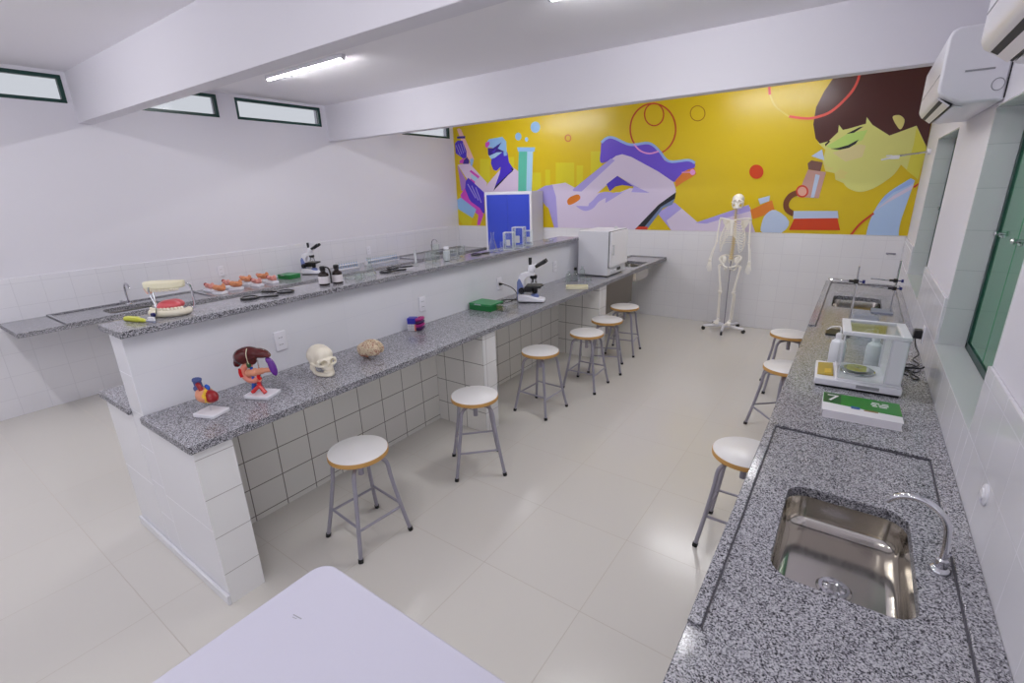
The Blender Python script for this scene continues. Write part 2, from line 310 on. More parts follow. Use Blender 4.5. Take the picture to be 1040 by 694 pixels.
MURAL = [
('paley',-4.516,2.14,-4.352,2.134,-4.355,1.826,-4.522,1.829),
('paley',-4.271,2.174,-4.18,2.17,-4.182,1.823,-4.274,1.824),
('paley',-4.076,2.271,-3.747,2.254,-3.742,1.814,-4.076,1.82),
('paley',-3.707,2.211,-3.595,2.205,-3.588,1.811,-3.702,1.813),
('paley',-3.471,2.4,-3.299,2.389,-3.282,1.805,-3.457,1.809),
('paley',-5.603,2.41,-5.384,2.398,-5.414,1.846,-5.638,1.851),
('paley',-5.051,2.411,-4.876,2.401,-4.895,1.836,-5.074,1.84),
('sky',-4.359,2.812,-4.362,2.79,-4.372,2.771,-4.386,2.755,-4.405,2.744,-4.427,2.737,-4.451,2.736,-4.474,2.741,-4.496,2.751,-4.515,2.766,-4.529,2.785,-4.538,2.806,-4.541,2.828,-4.537,2.849,-4.527,2.868,-4.513,2.884,-4.493,2.895,-4.471,2.901,-4.448,2.902,-4.425,2.897,-4.403,2.887,-4.385,2.872,-4.371,2.854,-4.362,2.833),
('sky',-4.719,2.703,-4.722,2.688,-4.729,2.674,-4.739,2.662,-4.752,2.654,-4.767,2.649,-4.783,2.648,-4.799,2.651,-4.814,2.658,-4.826,2.669,-4.836,2.682,-4.841,2.697,-4.843,2.713,-4.84,2.728,-4.834,2.742,-4.823,2.754,-4.81,2.762,-4.795,2.767,-4.779,2.768,-4.763,2.764,-4.749,2.757,-4.736,2.747,-4.727,2.734,-4.721,2.719),
('sky',-4.588,2.65,-4.589,2.642,-4.593,2.634,-4.598,2.627,-4.605,2.622,-4.613,2.619,-4.622,2.619,-4.63,2.621,-4.638,2.625,-4.645,2.631,-4.65,2.638,-4.653,2.646,-4.654,2.655,-4.653,2.664,-4.649,2.672,-4.644,2.679,-4.637,2.684,-4.629,2.686,-4.62,2.687,-4.612,2.685,-4.604,2.681,-4.597,2.675,-4.592,2.668,-4.589,2.659),
('teal',-4.776,2.483,-4.603,2.472,-4.635,1.831,-4.831,1.835),
('skyl',-4.614,2.472,-4.499,2.465,-4.538,1.829,-4.646,1.832),
('sky',-4.809,2.546,-4.46,2.522,-4.472,2.459,-4.794,2.479),
('pinkw',-5.599,1.776,-5.458,1.992,-5.187,2.206,-5.077,2.255,-4.89,2.229,-4.795,2.171,-4.816,1.765),
('purple',-5.349,2.397,-5.365,2.324,-5.321,2.221,-5.248,2.196,-5.161,2.259,-5.177,2.169,-5.326,1.884,-4.89,2.211,-4.98,2.323,-5.009,2.485,-5.379,2.526),
('black',-5.334,1.871,-5.285,1.949,-4.915,2.176,-4.948,2.231,-4.886,2.211),
('sky',-5.419,2.691,-5.38,2.715,-5.104,2.729,-5.025,2.653,-5.022,2.432,-5.082,2.427,-5.09,2.508,-5.351,2.578,-5.437,2.584),
('navy',-5.42,2.574,-5.303,2.566,-5.119,2.648,-5.207,2.554,-5.062,2.493,-5.234,2.499,-5.372,2.425,-5.418,2.474),
('skyl',-5.403,2.446,-5.234,2.493,-5.114,2.491,-5.274,2.411,-5.361,2.394),
('purple',-5.343,2.506,-5.231,2.561,-5.283,2.484),
('magenta',-5.464,2.668,-5.383,2.674,-5.373,2.634,-5.437,2.575,-5.473,2.605),
('pinkw',-6.121,2.339,-5.847,2.352,-5.469,2.011,-5.521,1.775,-5.822,1.963,-6.019,2.203),
('lilac2',-6.13,2.334,-5.936,2.054,-5.948,1.888,-6.071,1.891),
('pink',-6.093,2.931,-6.044,2.942,-6.001,2.923,-5.738,2.418,-5.784,2.327,-5.88,2.445),
('navy',-6.103,2.813,-5.905,2.805,-5.916,2.765,-6.101,2.776),
('purple',-6.161,2.699,-6.095,2.745,-5.977,2.733,-5.898,2.559,-5.906,2.447,-5.974,2.431,-6.154,2.537),
('navy',-5.989,2.404,-5.892,2.455,-5.844,2.396,-5.861,2.34,-6.007,2.347),
('lilac',-6.143,2.668,-6.055,2.491,-6.043,2.494,-6.131,2.67),
('lilac',-6.088,2.679,-6.017,2.508,-6.004,2.511,-6.076,2.682),
('lilac',-6.034,2.691,-5.978,2.525,-5.965,2.527,-6.021,2.692),
('lilac',-5.98,2.702,-5.94,2.542,-5.927,2.543,-5.967,2.703),
('magenta',-6.07,2.408,-5.959,2.45,-5.993,2.356,-6.074,2.36),
('sky',-5.83,2.405,-5.776,2.439,-5.745,2.4,-5.786,2.298,-5.823,2.319),
('magenta',-5.857,2.216,-5.816,2.237,-5.629,2.121,-5.657,2.084),
('skyl',-5.821,2.166,-5.669,2.094,-5.751,2.039,-5.825,2.109),
('magenta',-5.839,2.1,-5.738,2.038,-5.755,1.981,-5.856,2.052),
('purple',-5.955,2.054,-5.891,2.11,-5.542,1.849,-5.55,1.482,-5.756,1.567,-5.991,1.857),
('lilac',-5.921,2,-5.752,1.751,-5.734,1.758,-5.903,2.007),
('lilac',-5.83,1.969,-5.689,1.712,-5.671,1.718,-5.812,1.974),
('lilac',-5.74,1.938,-5.626,1.672,-5.608,1.677,-5.721,1.942),
('magenta',-6.104,1.81,-5.985,1.932,-5.88,1.707,-5.655,1.581,-5.577,1.467,-5.674,1.281,-5.741,1.28,-5.696,1.457,-6.052,1.683),
('sky',-6.201,1.735,-6.094,1.769,-5.743,1.557,-5.834,1.405,-6.18,1.567),
('paley',-6.181,1.557,-5.834,1.405,-5.877,1.277,-6.085,1.274,-6.18,1.402),
('red',-2.229,2.601,-2.228,2.575,-2.229,2.551,-2.232,2.527,-2.237,2.504,-2.244,2.481,-2.253,2.459,-2.263,2.438,-2.275,2.418,-2.289,2.4,-2.305,2.383,-2.322,2.367,-2.34,2.353,-2.36,2.341,-2.381,2.331,-2.403,2.322,-2.426,2.315,-2.45,2.311,-2.474,2.308,-2.499,2.308,-2.524,2.309,-2.549,2.313,-2.575,2.318,-2.6,2.326,-2.624,2.336,-2.649,2.347,-2.672,2.361,-2.695,2.376,-2.716,2.393,-2.737,2.412,-2.756,2.432,-2.773,2.454,-2.789,2.476,-2.804,2.5,-2.816,2.524,-2.827,2.55,-2.835,2.575,-2.842,2.601,-2.846,2.627,-2.849,2.654,-2.872,2.655,-2.87,2.628,-2.865,2.6,-2.858,2.573,-2.849,2.545,-2.838,2.519,-2.825,2.493,-2.809,2.467,-2.792,2.443,-2.774,2.42,-2.753,2.399,-2.731,2.379,-2.708,2.361,-2.684,2.344,-2.658,2.33,-2.632,2.317,-2.606,2.307,-2.579,2.298,-2.551,2.292,-2.524,2.288,-2.497,2.287,-2.47,2.287,-2.444,2.29,-2.418,2.295,-2.393,2.302,-2.37,2.312,-2.347,2.323,-2.326,2.336,-2.306,2.351,-2.288,2.368,-2.271,2.386,-2.257,2.406,-2.244,2.427,-2.233,2.449,-2.223,2.472,-2.216,2.496,-2.211,2.521,-2.208,2.546,-2.207,2.572,-2.208,2.598),
('red',-2.849,2.653,-2.849,2.679,-2.847,2.705,-2.843,2.73,-2.837,2.754,-2.829,2.777,-2.819,2.799,-2.807,2.82,-2.793,2.839,-2.778,2.857,-2.761,2.874,-2.743,2.888,-2.723,2.901,-2.703,2.912,-2.681,2.921,-2.658,2.929,-2.635,2.934,-2.611,2.937,-2.587,2.938,-2.563,2.937,-2.538,2.935,-2.514,2.93,-2.489,2.924,-2.465,2.915,-2.442,2.905,-2.419,2.893,-2.397,2.879,-2.376,2.864,-2.355,2.847,-2.336,2.829,-2.318,2.81,-2.302,2.79,-2.287,2.768,-2.273,2.746,-2.262,2.722,-2.251,2.699,-2.243,2.674,-2.237,2.65,-2.232,2.625,-2.229,2.6,-2.208,2.599,-2.211,2.625,-2.216,2.651,-2.223,2.677,-2.231,2.702,-2.242,2.728,-2.255,2.752,-2.269,2.776,-2.285,2.799,-2.302,2.82,-2.321,2.841,-2.342,2.86,-2.363,2.878,-2.386,2.894,-2.41,2.909,-2.434,2.922,-2.46,2.933,-2.486,2.942,-2.512,2.949,-2.538,2.954,-2.565,2.957,-2.591,2.958,-2.617,2.957,-2.643,2.953,-2.668,2.948,-2.692,2.94,-2.716,2.93,-2.738,2.919,-2.759,2.905,-2.779,2.889,-2.797,2.872,-2.813,2.853,-2.828,2.832,-2.84,2.81,-2.851,2.786,-2.86,2.762,-2.866,2.736,-2.87,2.71,-2.873,2.683,-2.872,2.656),
('red',-2.404,2.796,-2.404,2.786,-2.404,2.775,-2.405,2.765,-2.407,2.755,-2.41,2.746,-2.414,2.737,-2.418,2.728,-2.423,2.72,-2.429,2.712,-2.436,2.705,-2.443,2.699,-2.45,2.693,-2.458,2.689,-2.467,2.685,-2.475,2.681,-2.485,2.679,-2.494,2.677,-2.504,2.676,-2.513,2.676,-2.523,2.677,-2.533,2.679,-2.543,2.682,-2.553,2.685,-2.563,2.689,-2.572,2.694,-2.581,2.7,-2.59,2.706,-2.599,2.713,-2.607,2.721,-2.614,2.73,-2.621,2.738,-2.628,2.748,-2.634,2.758,-2.639,2.768,-2.643,2.778,-2.646,2.789,-2.649,2.8,-2.651,2.81,-2.652,2.821,-2.671,2.823,-2.67,2.811,-2.668,2.799,-2.665,2.787,-2.661,2.775,-2.656,2.764,-2.651,2.752,-2.644,2.741,-2.637,2.731,-2.629,2.721,-2.621,2.711,-2.612,2.702,-2.602,2.694,-2.591,2.686,-2.581,2.68,-2.57,2.674,-2.558,2.669,-2.547,2.665,-2.535,2.662,-2.523,2.66,-2.511,2.659,-2.5,2.659,-2.489,2.66,-2.477,2.662,-2.467,2.665,-2.456,2.669,-2.447,2.673,-2.437,2.679,-2.429,2.685,-2.421,2.693,-2.413,2.7,-2.407,2.709,-2.401,2.718,-2.396,2.728,-2.392,2.738,-2.389,2.749,-2.387,2.76,-2.385,2.771,-2.385,2.783,-2.385,2.794),
('red',-2.652,2.821,-2.652,2.832,-2.651,2.842,-2.65,2.853,-2.648,2.863,-2.645,2.872,-2.641,2.881,-2.636,2.89,-2.631,2.898,-2.625,2.906,-2.618,2.912,-2.611,2.919,-2.603,2.924,-2.595,2.929,-2.587,2.932,-2.578,2.935,-2.568,2.938,-2.559,2.939,-2.549,2.94,-2.54,2.939,-2.53,2.938,-2.52,2.936,-2.51,2.934,-2.501,2.93,-2.491,2.926,-2.482,2.921,-2.473,2.915,-2.464,2.909,-2.456,2.902,-2.448,2.894,-2.441,2.886,-2.434,2.877,-2.428,2.868,-2.422,2.858,-2.417,2.848,-2.413,2.838,-2.41,2.828,-2.407,2.817,-2.405,2.807,-2.404,2.796,-2.385,2.795,-2.386,2.806,-2.389,2.818,-2.392,2.829,-2.395,2.841,-2.4,2.852,-2.406,2.863,-2.412,2.874,-2.419,2.884,-2.426,2.894,-2.435,2.904,-2.444,2.912,-2.453,2.92,-2.463,2.928,-2.474,2.935,-2.484,2.94,-2.496,2.945,-2.507,2.949,-2.518,2.953,-2.53,2.955,-2.542,2.956,-2.553,2.957,-2.564,2.956,-2.576,2.954,-2.586,2.952,-2.597,2.948,-2.607,2.944,-2.616,2.938,-2.625,2.932,-2.633,2.925,-2.641,2.918,-2.648,2.909,-2.654,2.9,-2.659,2.89,-2.663,2.88,-2.667,2.869,-2.669,2.858,-2.671,2.847,-2.672,2.835,-2.671,2.823),
('orange2',-3.822,2.61,-3.822,2.607,-3.823,2.604,-3.823,2.601,-3.824,2.598,-3.825,2.596,-3.826,2.593,-3.828,2.591,-3.83,2.589,-3.831,2.586,-3.834,2.585,-3.836,2.583,-3.838,2.581,-3.84,2.58,-3.843,2.579,-3.845,2.578,-3.848,2.578,-3.851,2.577,-3.853,2.577,-3.856,2.577,-3.859,2.577,-3.861,2.578,-3.864,2.578,-3.867,2.579,-3.869,2.58,-3.872,2.581,-3.875,2.583,-3.877,2.584,-3.879,2.586,-3.882,2.588,-3.884,2.59,-3.885,2.593,-3.887,2.595,-3.889,2.598,-3.89,2.601,-3.891,2.603,-3.892,2.606,-3.893,2.609,-3.893,2.612,-3.893,2.616,-3.917,2.617,-3.917,2.613,-3.916,2.608,-3.915,2.604,-3.914,2.6,-3.912,2.596,-3.91,2.592,-3.908,2.588,-3.905,2.584,-3.902,2.58,-3.899,2.577,-3.896,2.573,-3.892,2.57,-3.888,2.568,-3.883,2.565,-3.879,2.563,-3.874,2.561,-3.87,2.56,-3.865,2.559,-3.86,2.558,-3.855,2.557,-3.85,2.557,-3.845,2.558,-3.84,2.559,-3.836,2.56,-3.831,2.561,-3.827,2.563,-3.823,2.565,-3.819,2.568,-3.816,2.57,-3.813,2.573,-3.81,2.577,-3.807,2.58,-3.805,2.584,-3.803,2.587,-3.801,2.591,-3.8,2.595,-3.799,2.599,-3.799,2.604,-3.799,2.608),
('orange2',-3.893,2.615,-3.893,2.618,-3.893,2.621,-3.892,2.624,-3.891,2.627,-3.89,2.629,-3.889,2.632,-3.887,2.634,-3.886,2.637,-3.884,2.639,-3.882,2.64,-3.88,2.642,-3.877,2.644,-3.875,2.645,-3.872,2.646,-3.87,2.647,-3.867,2.647,-3.865,2.648,-3.862,2.648,-3.859,2.648,-3.857,2.648,-3.854,2.647,-3.851,2.647,-3.849,2.646,-3.846,2.645,-3.843,2.644,-3.841,2.642,-3.838,2.641,-3.836,2.639,-3.834,2.637,-3.832,2.634,-3.83,2.632,-3.828,2.63,-3.827,2.627,-3.825,2.624,-3.824,2.622,-3.823,2.619,-3.823,2.616,-3.822,2.613,-3.822,2.609,-3.799,2.608,-3.799,2.612,-3.8,2.617,-3.8,2.621,-3.802,2.625,-3.803,2.629,-3.805,2.633,-3.808,2.637,-3.81,2.641,-3.813,2.645,-3.817,2.648,-3.82,2.651,-3.824,2.654,-3.828,2.657,-3.832,2.66,-3.837,2.662,-3.841,2.663,-3.846,2.665,-3.851,2.666,-3.856,2.667,-3.861,2.667,-3.865,2.667,-3.87,2.667,-3.875,2.666,-3.88,2.665,-3.884,2.664,-3.888,2.662,-3.892,2.66,-3.896,2.657,-3.9,2.655,-3.903,2.652,-3.906,2.649,-3.908,2.645,-3.911,2.642,-3.913,2.638,-3.914,2.634,-3.916,2.63,-3.916,2.626,-3.917,2.621,-3.917,2.617),
('gold2',-1.86,2.755,-1.859,2.748,-1.86,2.741,-1.861,2.735,-1.862,2.729,-1.864,2.722,-1.866,2.717,-1.869,2.711,-1.873,2.706,-1.876,2.701,-1.881,2.697,-1.886,2.693,-1.891,2.689,-1.896,2.686,-1.902,2.683,-1.908,2.681,-1.915,2.68,-1.921,2.679,-1.928,2.678,-1.935,2.679,-1.942,2.679,-1.949,2.68,-1.956,2.682,-1.963,2.684,-1.97,2.687,-1.977,2.691,-1.983,2.694,-1.989,2.699,-1.995,2.703,-2.001,2.708,-2.006,2.714,-2.011,2.719,-2.016,2.725,-2.02,2.732,-2.023,2.738,-2.026,2.745,-2.029,2.752,-2.031,2.759,-2.032,2.765,-2.033,2.773,-2.045,2.773,-2.044,2.766,-2.042,2.758,-2.04,2.75,-2.037,2.743,-2.034,2.735,-2.03,2.728,-2.025,2.721,-2.02,2.714,-2.015,2.707,-2.009,2.701,-2.002,2.696,-1.995,2.69,-1.988,2.685,-1.981,2.681,-1.973,2.677,-1.965,2.674,-1.958,2.672,-1.95,2.67,-1.942,2.668,-1.934,2.668,-1.926,2.667,-1.918,2.668,-1.911,2.669,-1.903,2.671,-1.896,2.673,-1.89,2.676,-1.883,2.68,-1.877,2.684,-1.872,2.688,-1.867,2.693,-1.863,2.699,-1.859,2.704,-1.856,2.711,-1.853,2.717,-1.851,2.724,-1.849,2.731,-1.848,2.738,-1.848,2.746,-1.848,2.753),
('gold2',-2.033,2.772,-2.033,2.779,-2.033,2.786,-2.032,2.792,-2.031,2.799,-2.029,2.805,-2.026,2.811,-2.023,2.816,-2.02,2.821,-2.016,2.826,-2.011,2.831,-2.006,2.834,-2.001,2.838,-1.995,2.841,-1.989,2.843,-1.983,2.845,-1.977,2.847,-1.97,2.848,-1.963,2.848,-1.957,2.848,-1.95,2.847,-1.943,2.846,-1.936,2.844,-1.929,2.842,-1.922,2.839,-1.915,2.835,-1.909,2.832,-1.903,2.827,-1.897,2.823,-1.892,2.818,-1.886,2.812,-1.881,2.807,-1.877,2.801,-1.873,2.795,-1.87,2.788,-1.867,2.782,-1.864,2.775,-1.862,2.768,-1.861,2.761,-1.86,2.754,-1.848,2.754,-1.849,2.761,-1.851,2.769,-1.853,2.776,-1.856,2.784,-1.859,2.791,-1.863,2.798,-1.868,2.805,-1.873,2.812,-1.878,2.818,-1.884,2.825,-1.89,2.83,-1.897,2.835,-1.904,2.84,-1.911,2.844,-1.919,2.848,-1.926,2.851,-1.934,2.854,-1.942,2.856,-1.95,2.858,-1.958,2.859,-1.966,2.859,-1.973,2.858,-1.981,2.857,-1.988,2.856,-1.995,2.854,-2.002,2.851,-2.009,2.848,-2.015,2.844,-2.02,2.839,-2.025,2.834,-2.03,2.829,-2.034,2.823,-2.037,2.817,-2.04,2.81,-2.042,2.803,-2.044,2.796,-2.045,2.789,-2.045,2.781,-2.045,2.774),
('whitel',-4.168,1.939,-3.897,1.966,-3.735,1.887,-3.652,1.63,-3.308,1.81,-3.086,1.79,-2.875,1.865,-2.598,1.828,-2.218,1.969,-2.152,1.788,-2.322,1.622,-2.686,1.245,-4.106,1.21,-4.063,1.614),
('lilac',-4.451,1.851,-4.275,1.928,-4.138,1.938,-4.071,1.755,-4.033,1.212,-4.106,1.21,-4.213,1.579,-4.269,1.615),
('yellow',-4.256,1.597,-4.106,1.225,-4.272,1.221),
('violet',-3.302,2.231,-3.315,2.259,-3.316,2.3,-3.311,2.347,-3.306,2.389,-3.306,2.428,-3.305,2.467,-3.299,2.502,-3.285,2.528,-3.263,2.546,-3.234,2.557,-3.197,2.561,-3.15,2.555,-3.09,2.535,-3.019,2.502,-2.943,2.469,-2.867,2.446,-2.789,2.44,-2.708,2.444,-2.631,2.447,-2.568,2.44,-2.523,2.42,-2.491,2.393,-2.463,2.361,-2.433,2.328,-2.402,2.291,-2.374,2.25,-2.341,2.211,-2.296,2.185,-2.232,2.177,-2.155,2.181,-2.079,2.187,-2.021,2.188,-1.983,2.181,-1.956,2.171,-1.939,2.159,-1.928,2.146,-1.922,2.131,-1.924,2.113,-1.932,2.096,-1.946,2.081,-1.97,2.074,-2.002,2.07,-2.037,2.065,-2.07,2.052,-2.097,2.021,-2.12,1.979,-2.148,1.941,-2.184,1.923,-2.226,1.931,-2.273,1.957,-2.332,1.994,-2.414,2.036,-2.535,2.092,-2.688,2.163,-2.842,2.23,-2.963,2.276,-3.035,2.289,-3.076,2.282,-3.105,2.266,-3.139,2.254,-3.184,2.244,-3.231,2.231,-3.272,2.224),
('skyd',-3.285,2.494,-3.274,2.503,-3.26,2.514,-3.244,2.527,-3.228,2.538,-3.212,2.545,-3.196,2.55,-3.182,2.554,-3.168,2.555,-3.149,2.553,-3.12,2.546,-3.079,2.529,-3.028,2.504,-2.971,2.476,-2.911,2.45,-2.852,2.432,-2.793,2.426,-2.735,2.429,-2.678,2.435,-2.628,2.438,-2.587,2.434,-2.554,2.423,-2.526,2.407,-2.5,2.387,-2.474,2.363,-2.446,2.338,-2.419,2.31,-2.392,2.276,-2.364,2.239,-2.329,2.206,-2.286,2.181,-2.233,2.171,-2.173,2.172,-2.114,2.177,-2.061,2.181,-2.021,2.181,-1.994,2.175,-1.974,2.167,-1.96,2.158,-1.947,2.149,-1.936,2.142,-1.921,2.168,-1.93,2.174,-1.943,2.183,-1.962,2.195,-1.988,2.206,-2.022,2.213,-2.067,2.213,-2.121,2.208,-2.179,2.204,-2.234,2.203,-2.277,2.211,-2.309,2.23,-2.338,2.258,-2.365,2.292,-2.392,2.328,-2.422,2.359,-2.451,2.385,-2.478,2.409,-2.508,2.432,-2.542,2.452,-2.583,2.466,-2.632,2.471,-2.686,2.468,-2.742,2.462,-2.797,2.46,-2.849,2.464,-2.901,2.48,-2.956,2.505,-3.012,2.533,-3.065,2.559,-3.11,2.577,-3.145,2.586,-3.172,2.589,-3.195,2.587,-3.213,2.582,-3.231,2.576,-3.252,2.567,-3.272,2.554,-3.289,2.541,-3.304,2.529,-3.313,2.521),
('pinkm',-2.801,2.441,-2.789,2.428,-2.771,2.409,-2.749,2.387,-2.725,2.366,-2.7,2.348,-2.674,2.335,-2.647,2.323,-2.618,2.313,-2.589,2.306,-2.56,2.302,-2.53,2.303,-2.499,2.307,-2.47,2.314,-2.446,2.32,-2.429,2.324,-2.437,2.344,-2.454,2.34,-2.478,2.334,-2.506,2.328,-2.535,2.323,-2.561,2.323,-2.586,2.327,-2.613,2.333,-2.64,2.342,-2.666,2.353,-2.689,2.365,-2.711,2.381,-2.733,2.401,-2.754,2.421,-2.772,2.44,-2.785,2.453),
('whitel',-3.775,1.854,-3.174,2.24,-3.063,2.312,-2.965,2.328,-2.825,2.283,-2.416,2.066,-2.199,1.924,-2.154,1.818,-2.296,1.714,-2.529,1.78,-2.667,1.845,-2.951,1.994,-3.023,2.035,-3.199,1.906,-3.515,1.663,-3.633,1.698),
('lilac',-3.775,1.854,-3.14,2.279,-3.075,2.251,-3.674,1.777),
('violet2',-3.2,1.922,-3.03,2.035,-2.771,1.879,-2.947,1.905,-3.053,1.886,-3.141,1.817),
('yellow',-3.334,1.804,-3.192,1.906,-3.141,1.82,-3.017,1.869,-2.805,1.864,-2.978,1.804),
('lilac',-3.732,1.63,-3.727,1.632,-3.703,1.624,-3.669,1.615,-3.632,1.612,-3.593,1.618,-3.548,1.627,-3.502,1.642,-3.456,1.662,-3.415,1.695,-3.374,1.737,-3.333,1.777,-3.289,1.803,-3.231,1.813,-3.163,1.812,-3.108,1.803,-3.086,1.79,-3.113,1.769,-3.174,1.74,-3.246,1.708,-3.304,1.678,-3.339,1.649,-3.364,1.619,-3.387,1.592,-3.416,1.571,-3.451,1.554,-3.49,1.541,-3.531,1.535,-3.571,1.537,-3.617,1.554,-3.668,1.582,-3.71,1.612),
('lilac',-3.209,1.65,-3.196,1.792,-2.942,1.803,-2.805,1.87),
('lilac',-2.951,1.994,-2.667,1.845,-2.529,1.786,-2.802,1.8,-2.771,1.879),
('whitel',-3.795,1.837,-3.422,1.813,-3.494,1.605,-3.732,1.613),
('orange',-3.867,1.683,-3.862,1.699,-3.852,1.715,-3.836,1.731,-3.814,1.745,-3.783,1.759,-3.743,1.772,-3.704,1.782,-3.674,1.784,-3.654,1.775,-3.639,1.759,-3.632,1.74,-3.634,1.722,-3.648,1.704,-3.674,1.686,-3.704,1.669,-3.733,1.654,-3.759,1.643,-3.787,1.633,-3.813,1.627,-3.834,1.627,-3.849,1.635,-3.86,1.65,-3.866,1.667),
('orange',-2.178,1.932,-2.084,2.038,-2.012,2.078,-1.93,2.095,-1.899,2.016,-1.973,1.966,-2.074,1.911,-2.157,1.854),
('pinkm',-1.913,2.039,-1.915,2.025,-1.921,2.013,-1.932,2.006,-1.946,2.003,-1.96,2.007,-1.972,2.015,-1.981,2.028,-1.985,2.042,-1.983,2.057,-1.977,2.069,-1.966,2.076,-1.952,2.079,-1.938,2.075,-1.926,2.066,-1.917,2.054),
('pinkm',-2.093,2.038,-1.978,2.036,-1.98,2.048,-2.095,2.05),
('lilac',-2.396,1.506,-2.164,1.651,-1.801,1.364,-1.808,1.266,-2.183,1.257),
('whitel',-2.258,1.404,-2.057,1.569,-1.801,1.364,-1.67,1.396,-1.658,1.269,-2.183,1.257),
('yellow',-2.549,1.254,-2.377,1.465,-2.183,1.263),
('black',-2.722,1.257,-2.387,1.622,-2.152,1.788,-2.161,1.697,-2.288,1.606,-2.618,1.259),
('greyb',-2.595,1.286,-2.352,1.591,-2.161,1.703,-2.193,1.621,-2.318,1.575,-2.527,1.287),
('red2',-2.722,1.25,-2.672,1.311,-2.528,1.313,-2.531,1.255),
('whitel',-1.95,1.479,-1.826,1.366,-1.189,1.59,-1.142,1.377,-1.095,1.255,-1.931,1.241),
('lilac',-1.858,1.377,-1.209,1.615,-1.18,1.537,-1.714,1.368),
('orange',-1.185,1.547,-0.947,1.668,-0.898,1.53,-1.138,1.434),
('skyg',-1.108,1.687,-0.976,1.723,-0.978,1.658,-1.077,1.617),
('skyg',-1.032,1.378,-1.026,1.422,-1.012,1.467,-0.991,1.502,-0.964,1.53,-0.931,1.549,-0.891,1.547,-0.832,1.515,-0.766,1.463,-0.726,1.411,-0.725,1.36,-0.751,1.308,-0.793,1.27,-0.86,1.251,-0.944,1.247,-1.008,1.257,-1.033,1.288,-1.036,1.333),
('red3',-1.084,2.01,-1.083,1.992,-1.087,1.974,-1.095,1.958,-1.106,1.945,-1.121,1.936,-1.137,1.93,-1.155,1.929,-1.173,1.931,-1.192,1.938,-1.208,1.949,-1.223,1.963,-1.235,1.98,-1.243,1.998,-1.247,2.017,-1.247,2.036,-1.243,2.054,-1.235,2.07,-1.223,2.082,-1.209,2.092,-1.192,2.097,-1.174,2.098,-1.156,2.095,-1.138,2.088,-1.122,2.077,-1.107,2.064,-1.096,2.047,-1.088,2.029),
('face',-0.54,2.301,-0.484,2.404,-0.362,2.504,-0.125,2.582,0.102,2.418,0.321,2.468,0.469,2.187,0.458,2.095,0.44,1.866,0.267,2.027,0.267,2.027,0.262,2.014,0.255,1.994,0.247,1.972,0.237,1.952,0.229,1.936,0.22,1.922,0.208,1.907,0.191,1.889,0.166,1.865,0.134,1.836,0.1,1.809,0.067,1.786,0.036,1.771,0.004,1.759,-0.028,1.751,-0.059,1.749,-0.09,1.754,-0.12,1.764,-0.149,1.778,-0.173,1.792,-0.193,1.808,-0.21,1.826,-0.223,1.842,-0.232,1.853,-0.312,1.89,-0.331,1.963,-0.425,1.989,-0.469,2.101,-0.459,2.225),
('neck',0.326,1.966,0.34,2.23,0.334,2.398,0.469,2.187,0.442,1.865),
('brown',-0.457,3.048,-0.562,2.848,-0.618,2.692,-0.621,2.512,-0.576,2.356,-0.525,2.297,-0.444,2.315,-0.364,2.406,-0.367,2.483,-0.321,2.426,-0.271,2.434,-0.115,2.472,-0.118,2.539,-0.054,2.455,0.117,2.332,0.331,2.412,0.459,2.193,0.448,2.429,0.352,3.035,-0.38,3.148),
('ear',0.112,2.516,0.118,2.528,0.133,2.533,0.152,2.533,0.168,2.53,0.183,2.522,0.198,2.51,0.212,2.494,0.22,2.478,0.223,2.457,0.221,2.432,0.216,2.41,0.211,2.395,0.205,2.389,0.197,2.388,0.188,2.394,0.177,2.406,0.161,2.429,0.139,2.461,0.121,2.493),
('lgreen',-0.458,2.261,-0.264,2.386,-0.09,2.406,-0.12,2.306,-0.346,2.211),
('cheek',-0.384,2.189,-0.139,2.263,-0.079,2.244,-0.092,2.126,-0.245,2.083),
('black',-0.413,2.234,-0.336,2.238,-0.245,2.262,-0.155,2.315,-0.177,2.269,-0.235,2.231,-0.319,2.216),
('black',-0.282,2.381,-0.167,2.442,-0.132,2.445,-0.211,2.387),
('black',-0.464,2.262,-0.424,2.314,-0.439,2.321,-0.473,2.287),
('skyg',-0.592,2.164,-0.494,2.233,-0.453,2.11),
('ear',-0.331,1.963,-0.288,2.005,-0.2,1.964,-0.235,1.928,-0.212,1.903,-0.298,1.89),
('ear',-0.464,2.107,-0.409,2.036,-0.345,2.017,-0.419,1.986),
('brownl',-0.619,2.084,-0.586,2.117,-0.467,2.088,-0.476,1.988,-0.601,2.016),
('tan',-0.606,2.013,-0.418,1.979,-0.45,1.685,-0.678,1.705),
('skyg',-0.521,1.961,-0.475,1.944,-0.498,1.693,-0.533,1.693),
('brownd',-0.662,1.793,-0.675,1.788,-0.695,1.783,-0.718,1.775,-0.741,1.764,-0.762,1.75,-0.779,1.733,-0.792,1.714,-0.804,1.693,-0.812,1.672,-0.817,1.649,-0.818,1.626,-0.816,1.603,-0.811,1.579,-0.802,1.557,-0.789,1.535,-0.77,1.515,-0.748,1.499,-0.728,1.487,-0.71,1.477,-0.699,1.47,-0.676,1.529,-0.688,1.536,-0.704,1.546,-0.721,1.556,-0.735,1.566,-0.743,1.574,-0.747,1.582,-0.752,1.593,-0.755,1.605,-0.756,1.617,-0.755,1.629,-0.752,1.642,-0.747,1.657,-0.739,1.671,-0.73,1.685,-0.72,1.695,-0.707,1.703,-0.689,1.712,-0.669,1.719,-0.65,1.725,-0.636,1.729),
